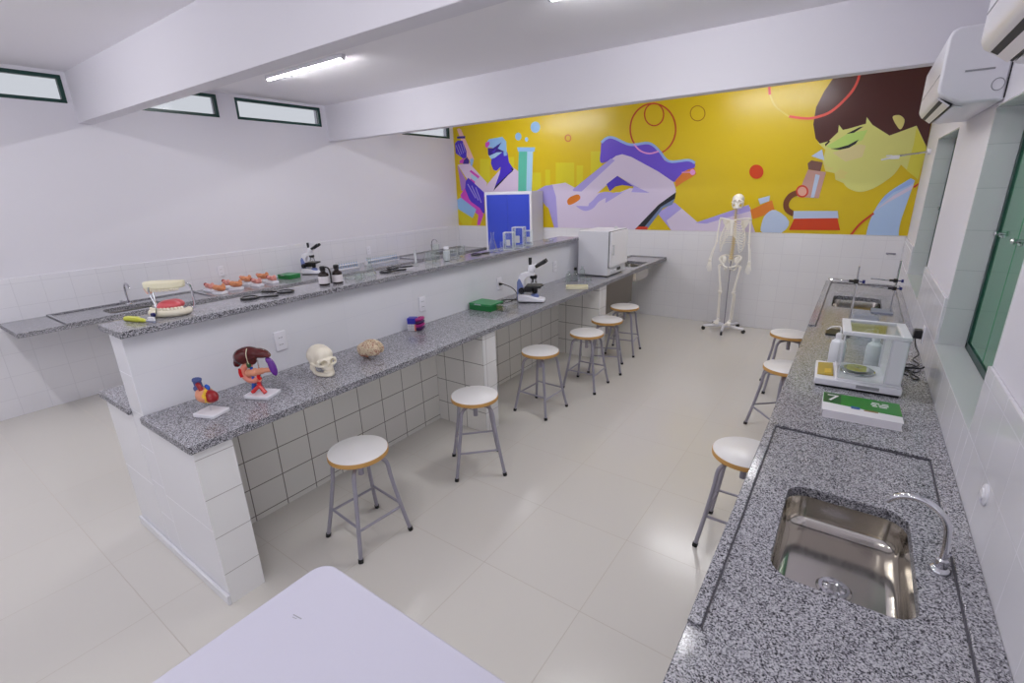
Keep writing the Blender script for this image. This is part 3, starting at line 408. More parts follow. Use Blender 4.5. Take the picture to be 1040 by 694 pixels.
('red2',-0.567,1.766,-0.566,1.747,-0.57,1.73,-0.579,1.715,-0.591,1.704,-0.606,1.697,-0.622,1.694,-0.64,1.697,-0.657,1.705,-0.672,1.716,-0.685,1.732,-0.694,1.75,-0.699,1.768,-0.699,1.787,-0.694,1.805,-0.686,1.82,-0.674,1.831,-0.659,1.838,-0.642,1.84,-0.625,1.837,-0.608,1.829,-0.593,1.817,-0.58,1.802,-0.571,1.784),
('tanl',-0.584,1.766,-0.584,1.753,-0.587,1.74,-0.593,1.729,-0.602,1.721,-0.613,1.716,-0.625,1.714,-0.638,1.716,-0.65,1.722,-0.661,1.73,-0.67,1.741,-0.677,1.754,-0.68,1.768,-0.681,1.782,-0.677,1.794,-0.671,1.805,-0.662,1.813,-0.651,1.818,-0.639,1.82,-0.627,1.818,-0.614,1.812,-0.603,1.804,-0.594,1.793,-0.588,1.78),
('skyg',-0.693,1.537,-0.237,1.538,-0.219,1.453,-0.686,1.442),
('red3',-0.674,1.445,-0.228,1.456,-0.182,1.316,-0.715,1.307),
('skyb',0.076,1.202,0.077,1.23,0.078,1.269,0.079,1.315,0.082,1.365,0.086,1.414,0.094,1.459,0.103,1.502,0.114,1.546,0.127,1.589,0.143,1.631,0.161,1.671,0.183,1.708,0.212,1.743,0.248,1.778,0.287,1.811,0.324,1.84,0.355,1.865,0.377,1.882,0.415,1.858,0.387,1.614,0.383,1.576,0.376,1.519,0.37,1.457,0.367,1.4,0.368,1.347,0.373,1.293,0.378,1.246,0.381,1.212),
('skyd',0.136,1.6,0.183,1.708,0.377,1.882,0.414,1.852,0.399,1.823,0.254,1.737),
('whitel',0.097,1.522,0.259,1.707,0.413,1.817,0.406,1.769,0.221,1.631),
('red2',-0.073,1.223,-0.063,1.245,-0.048,1.277,-0.032,1.313,-0.013,1.349,0.006,1.38,0.028,1.409,0.054,1.438,0.08,1.465,0.103,1.488,0.118,1.504,0.105,1.522,0.089,1.506,0.066,1.483,0.04,1.455,0.013,1.426,-0.01,1.396,-0.03,1.363,-0.049,1.326,-0.066,1.29,-0.08,1.258,-0.091,1.236),
('red2',0.424,1.778,0.461,1.813,0.449,1.83,0.412,1.796),
('ringr',-0.888,2.61,-0.867,2.604,-0.837,2.596,-0.802,2.587,-0.767,2.579,-0.736,2.573,-0.711,2.57,-0.689,2.566,-0.667,2.565,-0.643,2.565,-0.617,2.568,-0.587,2.573,-0.555,2.58,-0.52,2.589,-0.486,2.602,-0.454,2.62,-0.423,2.644,-0.392,2.673,-0.362,2.705,-0.336,2.737,-0.313,2.766,-0.295,2.792,-0.281,2.816,-0.27,2.84,-0.261,2.864,-0.253,2.889,-0.247,2.916,-0.243,2.945,-0.241,2.973,-0.24,2.997,-0.239,3.014,-0.262,3.023,-0.263,3.006,-0.265,2.983,-0.267,2.955,-0.27,2.927,-0.276,2.902,-0.283,2.879,-0.292,2.856,-0.303,2.834,-0.317,2.81,-0.334,2.785,-0.356,2.757,-0.382,2.726,-0.411,2.695,-0.441,2.666,-0.471,2.644,-0.501,2.627,-0.533,2.615,-0.566,2.607,-0.597,2.601,-0.626,2.596,-0.651,2.593,-0.672,2.593,-0.692,2.594,-0.713,2.597,-0.738,2.601,-0.767,2.607,-0.801,2.615,-0.836,2.624,-0.866,2.632,-0.888,2.637),
('ringy',-1.127,2.883,-1.118,2.864,-1.104,2.836,-1.088,2.803,-1.068,2.77,-1.044,2.739,-1.014,2.709,-0.977,2.68,-0.94,2.652,-0.908,2.629,-0.886,2.613,-0.877,2.627,-0.9,2.644,-0.932,2.667,-0.969,2.694,-1.004,2.723,-1.032,2.749,-1.053,2.778,-1.072,2.809,-1.088,2.841,-1.101,2.869,-1.111,2.888),
('ringr',-1.157,3.012,-1.133,2.883,-1.105,2.882,-1.13,3.01)]

# ------------------------------------------------------------------ camera (fitted to the photograph's vanishing points)
cd = bpy.data.cameras.new('camera'); cam = bpy.data.objects.new('camera', cd); COL.objects.link(cam)
yaw, pit, rol = .6228, .3091, -.0305
fw = V((-sin(yaw)*cos(pit), cos(yaw)*cos(pit), -sin(pit))); rt = V((cos(yaw), sin(yaw), 0)); up = rt.cross(fw)
c_, s_ = cos(rol), sin(rol)
r2 = rt*c_ + up*s_; u2 = up*c_ - rt*s_
cam.matrix_world = Matrix(((r2.x,u2.x,-fw.x,0),(r2.y,u2.y,-fw.y,0),(r2.z,u2.z,-fw.z,1.9032),(0,0,0,1)))
cd.sensor_width = 36; cd.lens = 486.92*36/1040; cd.clip_start = .02
SC.camera = cam
vs = SC.view_settings; vs.view_transform = 'Standard'; vs.look = 'None'; vs.gamma = 1; vs.use_curve_mapping = False; vs.exposure = 0.0
# daylight outside
w = bpy.data.worlds.new('sky'); SC.world = w; w.use_nodes = True
w.node_tree.nodes['Background'].inputs[0].default_value = (.93,.96,1,1); w.node_tree.nodes['Background'].inputs[1].default_value = 1.9
SC.cycles.use_denoising = True
SC.cycles.max_bounces = 10; SC.cycles.diffuse_bounces = 6; SC.cycles.transparent_max_bounces = 24; SC.cycles.sample_clamp_indirect = 6
SC.cycles.caustics_reflective = False; SC.cycles.caustics_refractive = False

# ------------------------------------------------------------------ room shell
XL, XR, YF, YN, ZC, ZT = -6.1894, .4563, 7.0132, -2.2, 3.0439, 1.2644
struct('floor', B().ext((XL-.2, YN-.2, -.1), (XR+.25, YF+.2, 0)), M['floor'])
struct('ceiling', B().ext((XL-.2, YN-.2, ZC), (XR+.25, YF+.2, ZC+.1)), M['ceilpaint'])
def wall_x(name, x0, x1, opens, y0=YN-.15, y1=YF+.15):
    """wall in a YZ plane with openings (ya, yb, za, zb), built of tiles round them"""
    b = B(); ys = sorted({y0, y1, *[o[0] for o in opens], *[o[1] for o in opens]})
    for a, c in zip(ys, ys[1:]):
        zz = sorted((o[2], o[3]) for o in opens if o[0] <= a+1e-6 and o[1] >= c-1e-6)
        z = 0.0
        for za, zb in zz:
            b.ext((x0, a, z), (x1, c, za)); z = zb
        b.ext((x0, a, z), (x1, c, ZC+.05))
    bmesh.ops.remove_doubles(b.bm, verts=b.bm.verts[:], dist=1e-5)
    return struct(name, b, M['paint'])
LW = [(.53,1.66,2.775,3.012), (1.885,3.012,2.775,3.015), (3.212,4.342,2.775,3.012), (5.79,6.92,2.775,3.005)]
RW = [(2.235,3.45,1.0,2.215), (4.66,5.95,1.0,2.215)]
wall_x('wall_left', XL-.15, XL, LW)
wall_x('wall_right', XR, XR+.15, RW+[(-2.1,-.3,0.0,2.3)])  # last opening: made-up doorway out of view, added to let in fill daylight
struct('wall_far', B().ext((XL, YF, 0), (XR, YF+.15, ZC+.05)), M['paint'])
b = B(); xs = [XL, -5.2, -3.6, -2.6, -1.0, XR]
for i in range(5):
    if i == 1: b.ext((xs[i], YN-.15, 0), (xs[i+1], YN, 1.0)).ext((xs[i], YN-.15, 2.3), (xs[i+1], YN, ZC+.05))  # unseen window opening, added only to brighten the room with daylight
    else: b.ext((xs[i], YN-.15, 0), (xs[i+1], YN, ZC+.05))
struct('wall_near', b, M['paint'])
struct('ceiling_beam', B().ext((XL-.02, 1.695, 2.61), (XR+.02, 1.82, ZC+.02)), M['paint'], bevel=.004)
struct('ceiling_beam', B().ext((XL-.02, 4.418, 2.594), (XR+.02, 4.54, ZC+.02)), M['paint'], bevel=.004)
# tiled wainscots with their small ledge
struct('trim_1', B().ext((XL, YN, 0), (XL+.014, YF, ZT)), M['tile_y'], bevel=.003)
struct('trim_2', B().ext((XL+.014, YF-.014, 0), (XR-.014, YF, ZT-.005)), M['tile_x'], bevel=.003)
b = B()
for a, c, z in ((YN, -2.1, ZT), (-.3, 2.235, ZT), (2.235, 3.45, 1.0), (3.45, 4.66, ZT), (4.66, 5.95, 1.0), (5.95, YF, ZT)):
    b.ext((XR-.014, a, 0), (XR, c, z))
struct('trim_3', b, M['tile_y'], bevel=.003)
# clerestory windows
for i, (a, c, z0, z1) in enumerate(LW):
    x0, x1 = XL-.055, XL-.005; t = .032
    b = B()
    for lo, hi in (((x0,a,z0),(x1,c,z0+t)), ((x0,a,z1-t),(x1,c,z1)), ((x0,a,z0+t),(x1,a+t,z1-t)), ((x0,c-t,z0+t),(x1,c,z1-t))): b.ext(lo, hi)
    o = struct('window_%d' % (i+1), b, M['gframe'], bevel=.003)
    obj('pane', B().ext((XL-.034, a+t, z0+t), (XL-.028, c-t, z1-t)), M['pane'], o)
# right wall: deep tiled reveals with green shutters
for i, (a, c, z0, z1) in enumerate(RW):
    d = XR+.115
    rv = B()
    rv.ext((XR-.0145, a+.0005, z0-.006), (d, c-.0005, z0+.006)).ext((XR-.002, c-.008, z0), (d, c, z1)).ext((XR-.002, a, z0), (d, a+.008, z1)).ext((XR-.002, a+.008, z1-.008), (d, c-.008, z1))
    o = struct('window_%d' % (5+i), rv, M['sill_tile'], bevel=.002)
    f = B(); t = .04
    for lo, hi in (((d,a,z0),(d+.035,c,z0+t)), ((d,a,z1-t),(d+.035,c,z1)), ((d,a,z0),(d+.035,a+t,z1)), ((d,c-t,z0),(d+.035,c,z1))): f.ext(lo, hi)
    obj('shutter_frame', f, M['gframe'], o, bevel=.003)
    mid = a+.66*(c-a)
    for y0, y1 in ((a+t, mid-.003), (mid+.003, c-t)):
        obj('shutter', B().ext((d+.008, y0, z0+t), (d+.03, y1, z1-t)), M['green'], o, bevel=.004)
    for yy in (mid-.05, c-.09):
        k = B().cyl((d-.012, yy, 1.62), (d+.01, yy, 1.62), .009).ell((d-.014, yy, 1.62), (.010,.016,.014)).box((d+.004, yy-.02, 1.61), (.006,.05,.010))
        obj('latch', k, M['chrome'], o)
# wall kerb strip on the floor beside the island end
# ceiling lights
def ceiling_light(label, x, y, first=[]):
    if first:
        return dup(first[0], label, (x, y, ZC))
    t = thing('ceiling_light', label, 'ceiling light', (x, y, ZC), 0, 'fluorescent tube lights')
    obj('housing', B().box((0,0,-.017), (1.23,.046,.034)), M['whitem'], t, bevel=.004)
    half = [(.0125*cos(pi+pi*k/10), -.0345+.0125*sin(pi+pi*k/10)) for k in range(11)]
    b = B().prism(half, -.59, .59, Matrix(((0,0,1,0),(1,0,0,0),(0,1,0,0),(0,0,0,1)))); bmesh.ops.recalc_face_normals(b.bm, faces=b.bm.faces[:])
    obj('lamp_tube', b, M['tube'], t)
    for s in (-1, 1): obj('lamp_holder', B().cyl((s*.592,0,-.030), (s*.616,0,-.030), .02, n=18), M['whitem'], t, bevel=.003)
    first.append(t); return t
ceiling_light('lit fluorescent tube light between the two beams, nearest the high windows', -4.45, 2.995)
ceiling_light('lit fluorescent tube light cut by the top edge of the photo, right of the middle', -1.17, 2.985)
ceiling_light('lit tube light behind the second beam, on the window side', -4.45, 5.75)
ceiling_light('lit tube light behind the second beam, on the shutter side', -1.17, 5.75)
ceiling_light('lit tube light before the first beam, on the window side', -4.45, .1)
ceiling_light('lit tube light before the first beam, on the shutter side', -1.17, .1)

# ------------------------------------------------------------------ mural painted across the far wall
PAL = dict(yellow=(212,184,4), paley=(214,202,30), sky=(142,184,228), skyl=(168,206,232), teal=(92,188,164), pinkw=(216,198,224), purple=(72,48,196),
  black=(26,26,34), navy=(50,26,138), magenta=(206,72,190), lilac2=(172,128,206), pink=(236,188,186), lilac=(168,158,222), red=(190,72,34), orange2=(200,110,30),
  gold2=(160,110,10), whitel=(212,200,224), violet=(104,76,204), skyd=(148,178,230), pinkm=(226,150,210), violet2=(82,62,192), orange=(216,122,34), greyb=(112,130,164),
  red2=(200,60,36), skyg=(184,200,228), red3=(204,62,10), face=(212,212,124), neck=(212,206,72), brown=(74,34,30), ear=(216,206,124), lgreen=(184,214,112), cheek=(216,204,146),
  brownl=(122,86,76), tan=(194,152,142), tanl=(220,164,146), brownd=(112,60,30), skyb=(172,198,234), ringr=(226,84,72), ringy=(222,202,76))
names = list(PAL); b = B()
pmats = [pm('mural_'+k, PAL[k], .3, spec=.5, var=0) for k in names]
b.mi = names.index('yellow')
b.ext((XL+.002, YF-.004, ZT+.004), (XR-.002, YF, ZC))
lay = 0
for k, *fl in MURAL:
    lay += 1
    b.mi = names.index(k); y = YF-.0042-.00006*lay
    q = [(min(max(fl[i], XL+.003), XR-.003), min(max(fl[i+1], ZT+.005), ZC)) for i in range(0, len(fl), 2)]
    ar = sum(q[i-1][0]*q[i][1]-q[i][0]*q[i-1][1] for i in range(len(q)))
    if ar < 0: q = q[::-1]
    t = bmesh.new(); vv = []
    for a in q:
        if not vv or (V((a[0], 0, a[1]))-vv[-1].co).length > 1e-4: vv.append(t.verts.new((a[0], 0, a[1])))
    if (vv[0].co-vv[-1].co).length < 1e-4: t.verts.remove(vv.pop())
    es = [t.edges.new((vv[i], vv[(i+1) % len(vv)])) for i in range(len(vv))]
    bmesh.ops.triangle_fill(t, use_beauty=True, edges=es)
    t.verts.index_update()
    b.add([(v.co.x, y, v.co.z) for v in t.verts], [tuple(v.index for v in f.verts) for f in t.faces]); t.free()
for f in b.bm.faces:
    if len(f.verts) == 3 and f.normal.y > 0: f.normal_flip()
tag(obj('mural', b, pmats), 'yellow mural of scientists and a girl at a microscope across the far wall', 'mural')

# ------------------------------------------------------------------ island bench
XF, XW, Y0 = -2.215, -2.763, .673
isl = thing('lab_island', 'long white tiled island bench base with raised central partition', 'lab bench', (0,0,0))
obj('partition', B().ext((-2.93, .69, 0), (XW, 5.5, 1.2915)), M['panel_tile'], isl, bevel=.003)
obj('tiled_lining', B().ext((XW, .855, 0), (XW+.012, 7.0, .8395)), M['benchtile_y'], isl)
obj('end_panel', B().ext((XW+.001, .69, 0), (XF-.022, .855, .8395)).m(1).ext((XF-.022, .69, 0), (XF-.018, .855, .8395)), [M['endpanel'], M['pier_tile']], isl)
obj('end_panel', B().ext((-3.335, .69, 0), (-2.931, .855, .8395)), M['endpanel'], isl)
for y0, y1 in ((2.722, 2.885), (4.79, 4.97)):
    obj('pier', B().ext((XW+.013, y0, 0), (XF-.022, y1, .8395)).m(1).ext((XF-.022, y0, 0), (XF-.018, y1, .8395)), [M['benchtile_x'], M['pier_tile']], isl)
    obj('pier', B().ext((-3.33, y0, 0), (-2.931, y1, .8395)), M['benchtile_x'], isl)
obj('skirting', B().ext((-3.345, .674, 0), (XF-.016, .69, .055)), M['endpanel'], isl, bevel=.004)
def top(name, label, polys, holes, z1, th=.04, lips=(), seal=()):
    b = B().slab(polys, holes, z1-th, z1)
    for lo, hi in lips: b.ext(lo, hi)
    o = obj(name, b, [M['granite'], M['granite_e']], bevel=.003)
    for f in o.data.polygons:
        if abs(f.normal.z) < .3: f.material_index = 1
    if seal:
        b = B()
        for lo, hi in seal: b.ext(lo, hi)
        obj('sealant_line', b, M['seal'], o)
    return tag(o, label, 'worktop')
T1 = top('worktop', 'long grey granite worktop of the island, low side along the row of stools',
    rect(XW-.0, Y0, XF, 7.0), [rrect(-2.60, 6.0, -2.30, 6.5, .05)], .88, lips=(((XF-.035,5.72,.88),(XF,6.99,.892)), ((XW,6.96,.88),(XF-.035,6.99,.892)), ((XW,5.72,.88),(XW+.04,6.96,.892))))
T2 = top('worktop', 'narrow raised granite shelf top on the island partition', rect(-2.9966, Y0, -2.704, 5.26), [], 1.3246, .032)
T3 = top('worktop', 'granite worktop on the hidden window side of the island', rect(-3.368, Y0, -2.931, 5.2), [], .88, .035)

# ------------------------------------------------------------------ sinks
def bowl(name, label, x0, y0, x1, y1, r, z, depth, deep_face=False):
    t = thing(name, label, 'sink', ((x0+x1)/2, (y0+y1)/2, z))
    hx, hy = (x1-x0)/2+.006, (y1-y0)/2+.006
    rings = []
    for ins, zz, rr in ((-.012, 0, r+.012), (0, 0, r), (.003, -.012, r), (.008, -depth+.04, r), (.014, -depth+.018, r-.004), (.03, -depth+.004, r-.015), (.05, -depth, r-.02)):
        rings.append([(x, y, zz) for x, y in rrect(-hx+ins, -hy+ins, hx-ins, hy-ins, max(rr, .012), 8)])
    b = B(); n = len(rings[0]); vs = [v for q in rings for v in q]; fs = []
    for i in range(len(rings)-1):
        for k in range(n):
            fs.append((i*n+k, (i+1)*n+k, (i+1)*n+(k+1) % n, i*n+(k+1) % n))
    fs.append(tuple((len(rings)-1)*n+k for k in range(n)))
    # outer skin a little outside the bowl
    o_ = len(vs)
    for zz, ins in ((-.001, -.012), (-.014, -.004), (-depth-.006, .0)):
        vs += [(x, y, zz) for x, y in rrect(-hx+ins, -hy+ins, hx-ins, hy-ins, r, 8)]
    for i in range(2):
        for k in range(n):
            fs.append((o_+i*n+k, o_+i*n+(k+1) % n, o_+(i+1)*n+(k+1) % n, o_+(i+1)*n+k))
    fs.append(tuple(o_+2*n+k for k in range(n))[::-1])
    b.add(vs, fs)
    obj('basin', b, M['steel'], t, sharp=60)
    dr = B().lathe([(.0,.004),(.018,.004),(.02,.006),(.03,.003),(.034,.006),(.043,.006),(.05,.0)], (0, -hy*.18, -depth+.001))
    for k in range(8):
        a = 2*pi*k/8; dr.box((.025*cos(a), -hy*.18+.025*sin(a), -depth+.006), (.014,.004,.003), rz=a)
    obj('drain_strainer', dr, M['chrome'], t)
    return t
bowl('sink', 'stainless steel basin sunk in the nearest granite worktop, beside the curved tap', -.068, 1.36, .288, 1.89, .07, .7975, .15)
bowl('sink', 'distant stainless basin behind the glass balance on the right worktop', -.10, 5.06, .27, 5.60, .06, .7975, .15)
bowl('sink', 'stainless basin at the far end of the island worktop, beyond the white oven', -2.60, 6.0, -2.30, 6.5, .05, .845, .15)
t = thing('steel_tank', 'brownish stainless tank hanging under the island worktop behind the last stool', 'tank', (-2.72, 5.08, .44))
obj('tank_body', B().ext((0,0,0), (.42,.85,.395)), M['dksteel'], t, bevel=.012, seg=3)
obj('tank_rim', B().ext((-.008,-.008,.37), (.428,.858,.398)), M['dksteel'], t, bevel=.003)
obj('drain_pipe', B().tube(cat([(.2,.42,.0),(.2,.42,-.2),(.16,.42,-.3),(-.024,.42,-.3)], 5), .02, 10), M['white'], t)
bowl('sink', 'basin in the window side wall counter behind the jaw model', -5.98, 1.40, -5.66, 1.88, .06, .845, .15)
bowl('sink', 'basin in the far stretch of the window side wall counter', -5.98, 5.9, -5.66, 6.4, .06, .845, .15)

# ------------------------------------------------------------------ wall counters
XRF = -.2126
def lipset(x0, x1, y0, y1, z, zt, wf=.03, wb=.06):
    return (((x0, y0, z), (x0+wf, y1, zt)), ((x1-wb, y0, z), (x1, y1, zt)))
zr = .8106
T4 = top('worktop', 'nearest granite worktop, at bottom right, with a drip lip and a basin',
    rect(XRF, .1, XR-.014, 2.353), [rrect(-.068, 1.36, .288, 1.89, .07)], zr-.011, .04,
    lips=(((XRF,1.05,zr-.011),(XRF+.034,2.353,zr)), ((XR-.075,.1,zr-.011),(XR-.014,2.353,zr))),
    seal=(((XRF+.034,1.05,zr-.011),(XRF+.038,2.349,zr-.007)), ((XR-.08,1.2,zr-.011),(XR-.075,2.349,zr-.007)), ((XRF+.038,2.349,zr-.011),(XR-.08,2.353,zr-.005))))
T5 = top('worktop', 'right granite worktop carrying the glass balance and the green book',
    rect(XRF, 2.356, XR-.014, 6.355), [rrect(-.10, 5.06, .27, 5.60, .06)], zr, .04,
    lips=(((XRF,4.28,zr),(XRF+.05,6.30,zr+.011)), ((XR-.06,4.28,zr),(XR-.014,6.30,zr+.011)), ((XRF,6.30,zr),(XR-.014,6.355,zr+.011))),
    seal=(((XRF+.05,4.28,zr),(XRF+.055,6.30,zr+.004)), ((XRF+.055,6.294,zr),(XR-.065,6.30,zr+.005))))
T6 = top('worktop', 'granite worktop along the window side wall, behind the island',
    rect(XL+.014, .718, -5.528, 7.0), [rrect(-5.98, 1.40, -5.66, 1.88, .06), rrect(-5.98, 5.9, -5.66, 6.4, .06)], .88, .04,
    lips=(((XL+.014,1.04,.88),(XL+.05,2.32,.892)), ((-5.565,1.04,.88),(-5.528,2.32,.892)), ((XL+.05,2.28,.88),(-5.565,2.32,.892)), ((XL+.05,1.04,.88),(-5.565,1.07,.892)),
          ((XL+.014,5.3,.88),(XL+.05,6.98,.892)), ((-5.565,5.3,.88),(-5.528,6.98,.892)), ((XL+.05,5.3,.88),(-5.565,5.34,.892))))
g = 'tiled supports under the wall counters'
for i, (lab, lo, hi) in enumerate((
    ('white tiled pier under the near end of the right worktop', (XRF+.04,.3,0), (XR-.014,.46,zr-.051)),
    ('white tiled pier under the seam of the right worktops', (XRF+.32,2.28,0), (XR-.014,2.43,zr-.052)),
    ('white tiled pier under the far end of the right worktop', (XRF+.04,6.15,0), (XR-.014,6.31,zr-.041)),
    ('white tiled pier under the window side counter, behind the island', (XL+.014,3.2,0), (-5.57,3.36,.84)),
    ('white tiled pier at the far end of the window side counter', (XL+.014,6.6,0), (-5.57,6.76,.84)))):
    tag(obj('support_pier', B().ext(lo, hi), M['benchtile_x'], bevel=.002), lab, 'pier', g)

# ------------------------------------------------------------------ taps
def tap(label, x, y, z, ang, h=.12, reach=.15):
    t = thing('tap', label, 'tap', (x, y, z), ang)
    obj('base', B().lathe([(.026,0),(.026,.006),(.022,.012),(.016,.016),(.015,.04),(.011,.045)], n=20), M['chrome'], t)
    p = [(0,0,.04),(0,0,h*.6),(.004,0,h)]
    for k in range(1, 9):
        a = pi*k/8*.86; p.append((.004+reach/2*(1-cos(a)), 0, h+reach*.5*sin(a)))
    obj('spout', B().tube(cat(p, 4), .0095, 12), M['chrome'], t)
    hd = B().cyl((0,-.012,.03), (0,-.05,.036), .006).cyl((0,-.045,.036), (0,-.068,.037), .014, .012, 8)
    obj('handle', hd, M['chrome'], t)
    return t
tap('chrome gooseneck tap beside the nearest basin', .345, 1.63, zr-.011, R(165), .125, .155)
tap('small tap standing behind the basin of the window side counter, near the jaw model', -6.06, 1.66, .88, R(0), .15, .14)
tap('small tap standing at the far basin of the window side counter', -6.06, 6.12, .88, R(0), .15, .14)
tag(obj('wall_valve', B().lathe([(.034,0),(.034,.003),(.031,.006),(.02,.008),(.018,.011),(.0,.013)], (XR-.014, 1.85, .965), 24, Matrix.Rotation(-pi/2, 4, 'Y')), M['white']),
    'round white valve knob on the tiles of the right wall', 'valve')

# ------------------------------------------------------------------ stools
def make_stool(label):
    t = thing('stool', label, 'stool', (0,0,0), 0, 'round white topped stools')
    s = obj('seat', B().lathe([(0,.528),(.158,.528),(.1635,.531),(.1635,.552),(.162,.5545),(0,.5545)], n=48), M['ply'], t)
    obj('seat_top', B().lathe([(0,.5546),(.1605,.5546),(.1605,.557),(.158,.5585),(0,.5585)], n=48), M['seatw'], s)
    obj('screw_column', B().lathe([(0,.40),(.016,.40),(.016,.5),(.03,.5),(.03,.505),(.06,.52),(.06,.528),(0,.528)], n=20), M['legp'], t)
    for k in range(4):
        a = pi/4+k*pi/2; c, s_ = cos(a), sin(a)
        pr = [(.02,.492),(.08,.495),(.115,.492),(.14,.475),(.152,.445),(.163,.36),(.2,.17),(.236,.01)]
        l = obj('leg', B().tube(cat([(r*c, r*s_, z) for r, z in pr], 4), .0115, 10), M['legp'], t)
        obj('rubber_foot', B().cyl((.2335*c,.2335*s_,.022), (.238*c,.238*s_,.0), .0145, n=12), M['rubber'], l)
        a2 = a+pi/2; r0, z0 = .2, .17
        if k % 2 == 0: z0 = .19; r0 = .196
        obj('stretcher', B().cyl((r0*c, r0*s_, z0), (r0*cos(a2), r0*sin(a2), z0), .0075, n=8), M['legp'], t)
    return t
proto = None
for lab, x, y, rz in (
    ('white topped stool nearest the camera on the island side, by the near end', -2.075, 1.40, -5),
    ('second stool from the camera along the island, before the first pier', -1.99, 2.31, 45),
    ('third stool along the island, just beyond the first pier', -2.103, 3.345, -3),
    ('fourth stool along the island, overlapping the one behind', -2.0, 4.03, 2),
    ('fifth stool along the island, beside the cream tray', -2.03, 4.56, 20),
    ('sixth and farthest stool along the island, in front of the steel tank', -2.095, 5.19, 8),
    ('stool tucked under the right worktop, nearest the camera there', -.305, 2.49, 0),
    ('stool under the right worktop level with the balance', -.285, 3.96, 40),
    ('farthest stool under the right worktop, nearest the skeleton', -.372, 4.91, 12)):
    if proto is None:
        proto = make_stool(lab); proto.location = (x, y, 0); proto.rotation_euler = (0,0,R(rz))
    else: dup(proto, lab, (x, y, 0), R(rz))

# ------------------------------------------------------------------ foreground table
t = thing('table', 'plain white table with rounded corners at the bottom of the photo', 'table', (0,0,0))
tp = obj('tabletop', B().prism(rrect(-1.275, -.15, -.30, .68, .06, 10), .722, .752), M['white2'], t, bevel=.006, seg=3)
mk = B().box((-1.145,.50,.7525), (.034,.0025,.0006), rz=R(8)).box((-1.148,.493,.7525), (.016,.0015,.0006), rz=R(12))
obj('scratch', mk, M['slot'], tp)
for x in (-1.2, -.38):
    for y in (-.08, .6):
        l = obj('leg', B().cyl((x, y, .722), (x, y, .02), .019, .016), M['legp'], t)
        obj('foot_cap', B().cyl((x, y, .025), (x, y, 0), .02), M['rubber'], l)
obj('apron', B().ext((-1.2,.59,.66), (-.38,.61,.721)).ext((-1.2,-.09,.66), (-.38,-.07,.721)).ext((-1.21,-.07,.66), (-1.19,.59,.721)).ext((-.39,-.07,.66), (-.37,.59,.721)), M['legp'], t)

# ------------------------------------------------------------------ air conditioners
def ac(label, y0, y1, x, z0, h=.30):
    t = thing('air_conditioner', label, 'air conditioner', (XR, y0, z0), 0, 'wall air conditioners')
    d = XR-x; Ln = y1-y0
    poly = [(0,0),(0,h),(-d*.86,h),(-d*.95,h-.012),(-d,h-.04),(-d,.075),(-d*.97,.05),(-d*.62,.0)]
    Mx = Matrix(((1,0,0,0),(0,0,1,0),(0,1,0,0),(0,0,0,1)))
    b = B().prism(poly, 0, Ln, Mx); bmesh.ops.recalc_face_normals(b.bm, faces=b.bm.faces[:])
    obj('casing', b, M['white'], t, bevel=.012, seg=3)
    n = V((-(.09-.0), 0, -(d*.38))).normalized()
    obj('air_slot', B().box((-d*.80,Ln/2,.0225), (.06,Ln*.86,.02), Matrix.Rotation(R(32),4,'Y')), M['dkgap'], t)
    fl = B().box((-d*.85,Ln/2,.022), (.065,Ln*.88,.006), Matrix.Rotation(R(38),4,'Y')).box((-d*.62,Ln/2,-.004), (.04,Ln*.86,.006), Matrix.Rotation(R(15),4,'Y'))
    obj('louvre', fl, M['white'], t)
    obj('front_seam', B().box((-d*1.0,Ln/2,h*.42), (.003,Ln*.97,.004)), M['slot'], t)
    e = B().box((-d*.44,-.001,h*.42), (d*.42,.003,.008))
    e.tube([(-d*.14+.022*cos(a), -.001, .07+.026*sin(a)) for a in [2*pi*k/18 for k in range(18)]], .0018, 6, closed=True)
    obj('end_marks', e, M['slot'], t)
    obj('back_gap', B().ext((-.006,-.003,.01), (-.001,.0,h-.01)), M['dkgap'], t)
    return t
ac('white wall air conditioner with its whole end panel showing, by the far window', 3.31, 4.42, .208, 2.226, .333)
ac('white wall air conditioner cut off by the top right corner of the photo', .95, 2.12, .208, 2.20, .333)

# ------------------------------------------------------------------ sockets
def outlet(label, x, y, z, first=[]):
    if first: return dup(first[0], label, (x, y, z))
    t = thing('wall_outlet', label, 'outlet', (x, y, z), 0, 'white wall outlets')
    obj('plate', B().ext((0,-.037,-.06), (.009,.037,.06)), M['white'], t, bevel=.004)
    for zz in (-.021, .021):
        i = obj('socket', B().prism([(.019*cos(a)*1.0, .013*sin(a)) for a in [2*pi*k/6 for k in range(6)]], .0, .012, Matrix.Translation((0,0,zz)) @ Matrix(((0,0,1,0),(1,0,0,0),(0,1,0,0),(0,0,0,1)))), M['white'], t)
        h = B()
        for yy in (-.009, 0, .009): h.cyl((.0115,yy,zz), (.0127,yy,zz), .0024, n=8)
        obj('pin_holes', h, M['dkgap'], i)
    first.append(t); return t
outlet('white wall outlet behind the liver model, low on the partition', XW, 1.44, 1.065)
outlet('white wall outlet above the coloured block model, low on the partition', XW, 2.63, 1.045)
outlet('white wall outlet behind the near microscope, with its cord plugged in', XW, 3.66, 1.03)
outlet('white wall outlet on the partition, close to the white oven', XW, 4.72, 1.045)
outlet('white wall outlet on the tiled window side wall, above the embryo models', XL+.014, 2.66, 1.06)
outlet('white wall outlet on the tiled window side wall, above the tube racks', XL+.014, 4.85, 1.05)

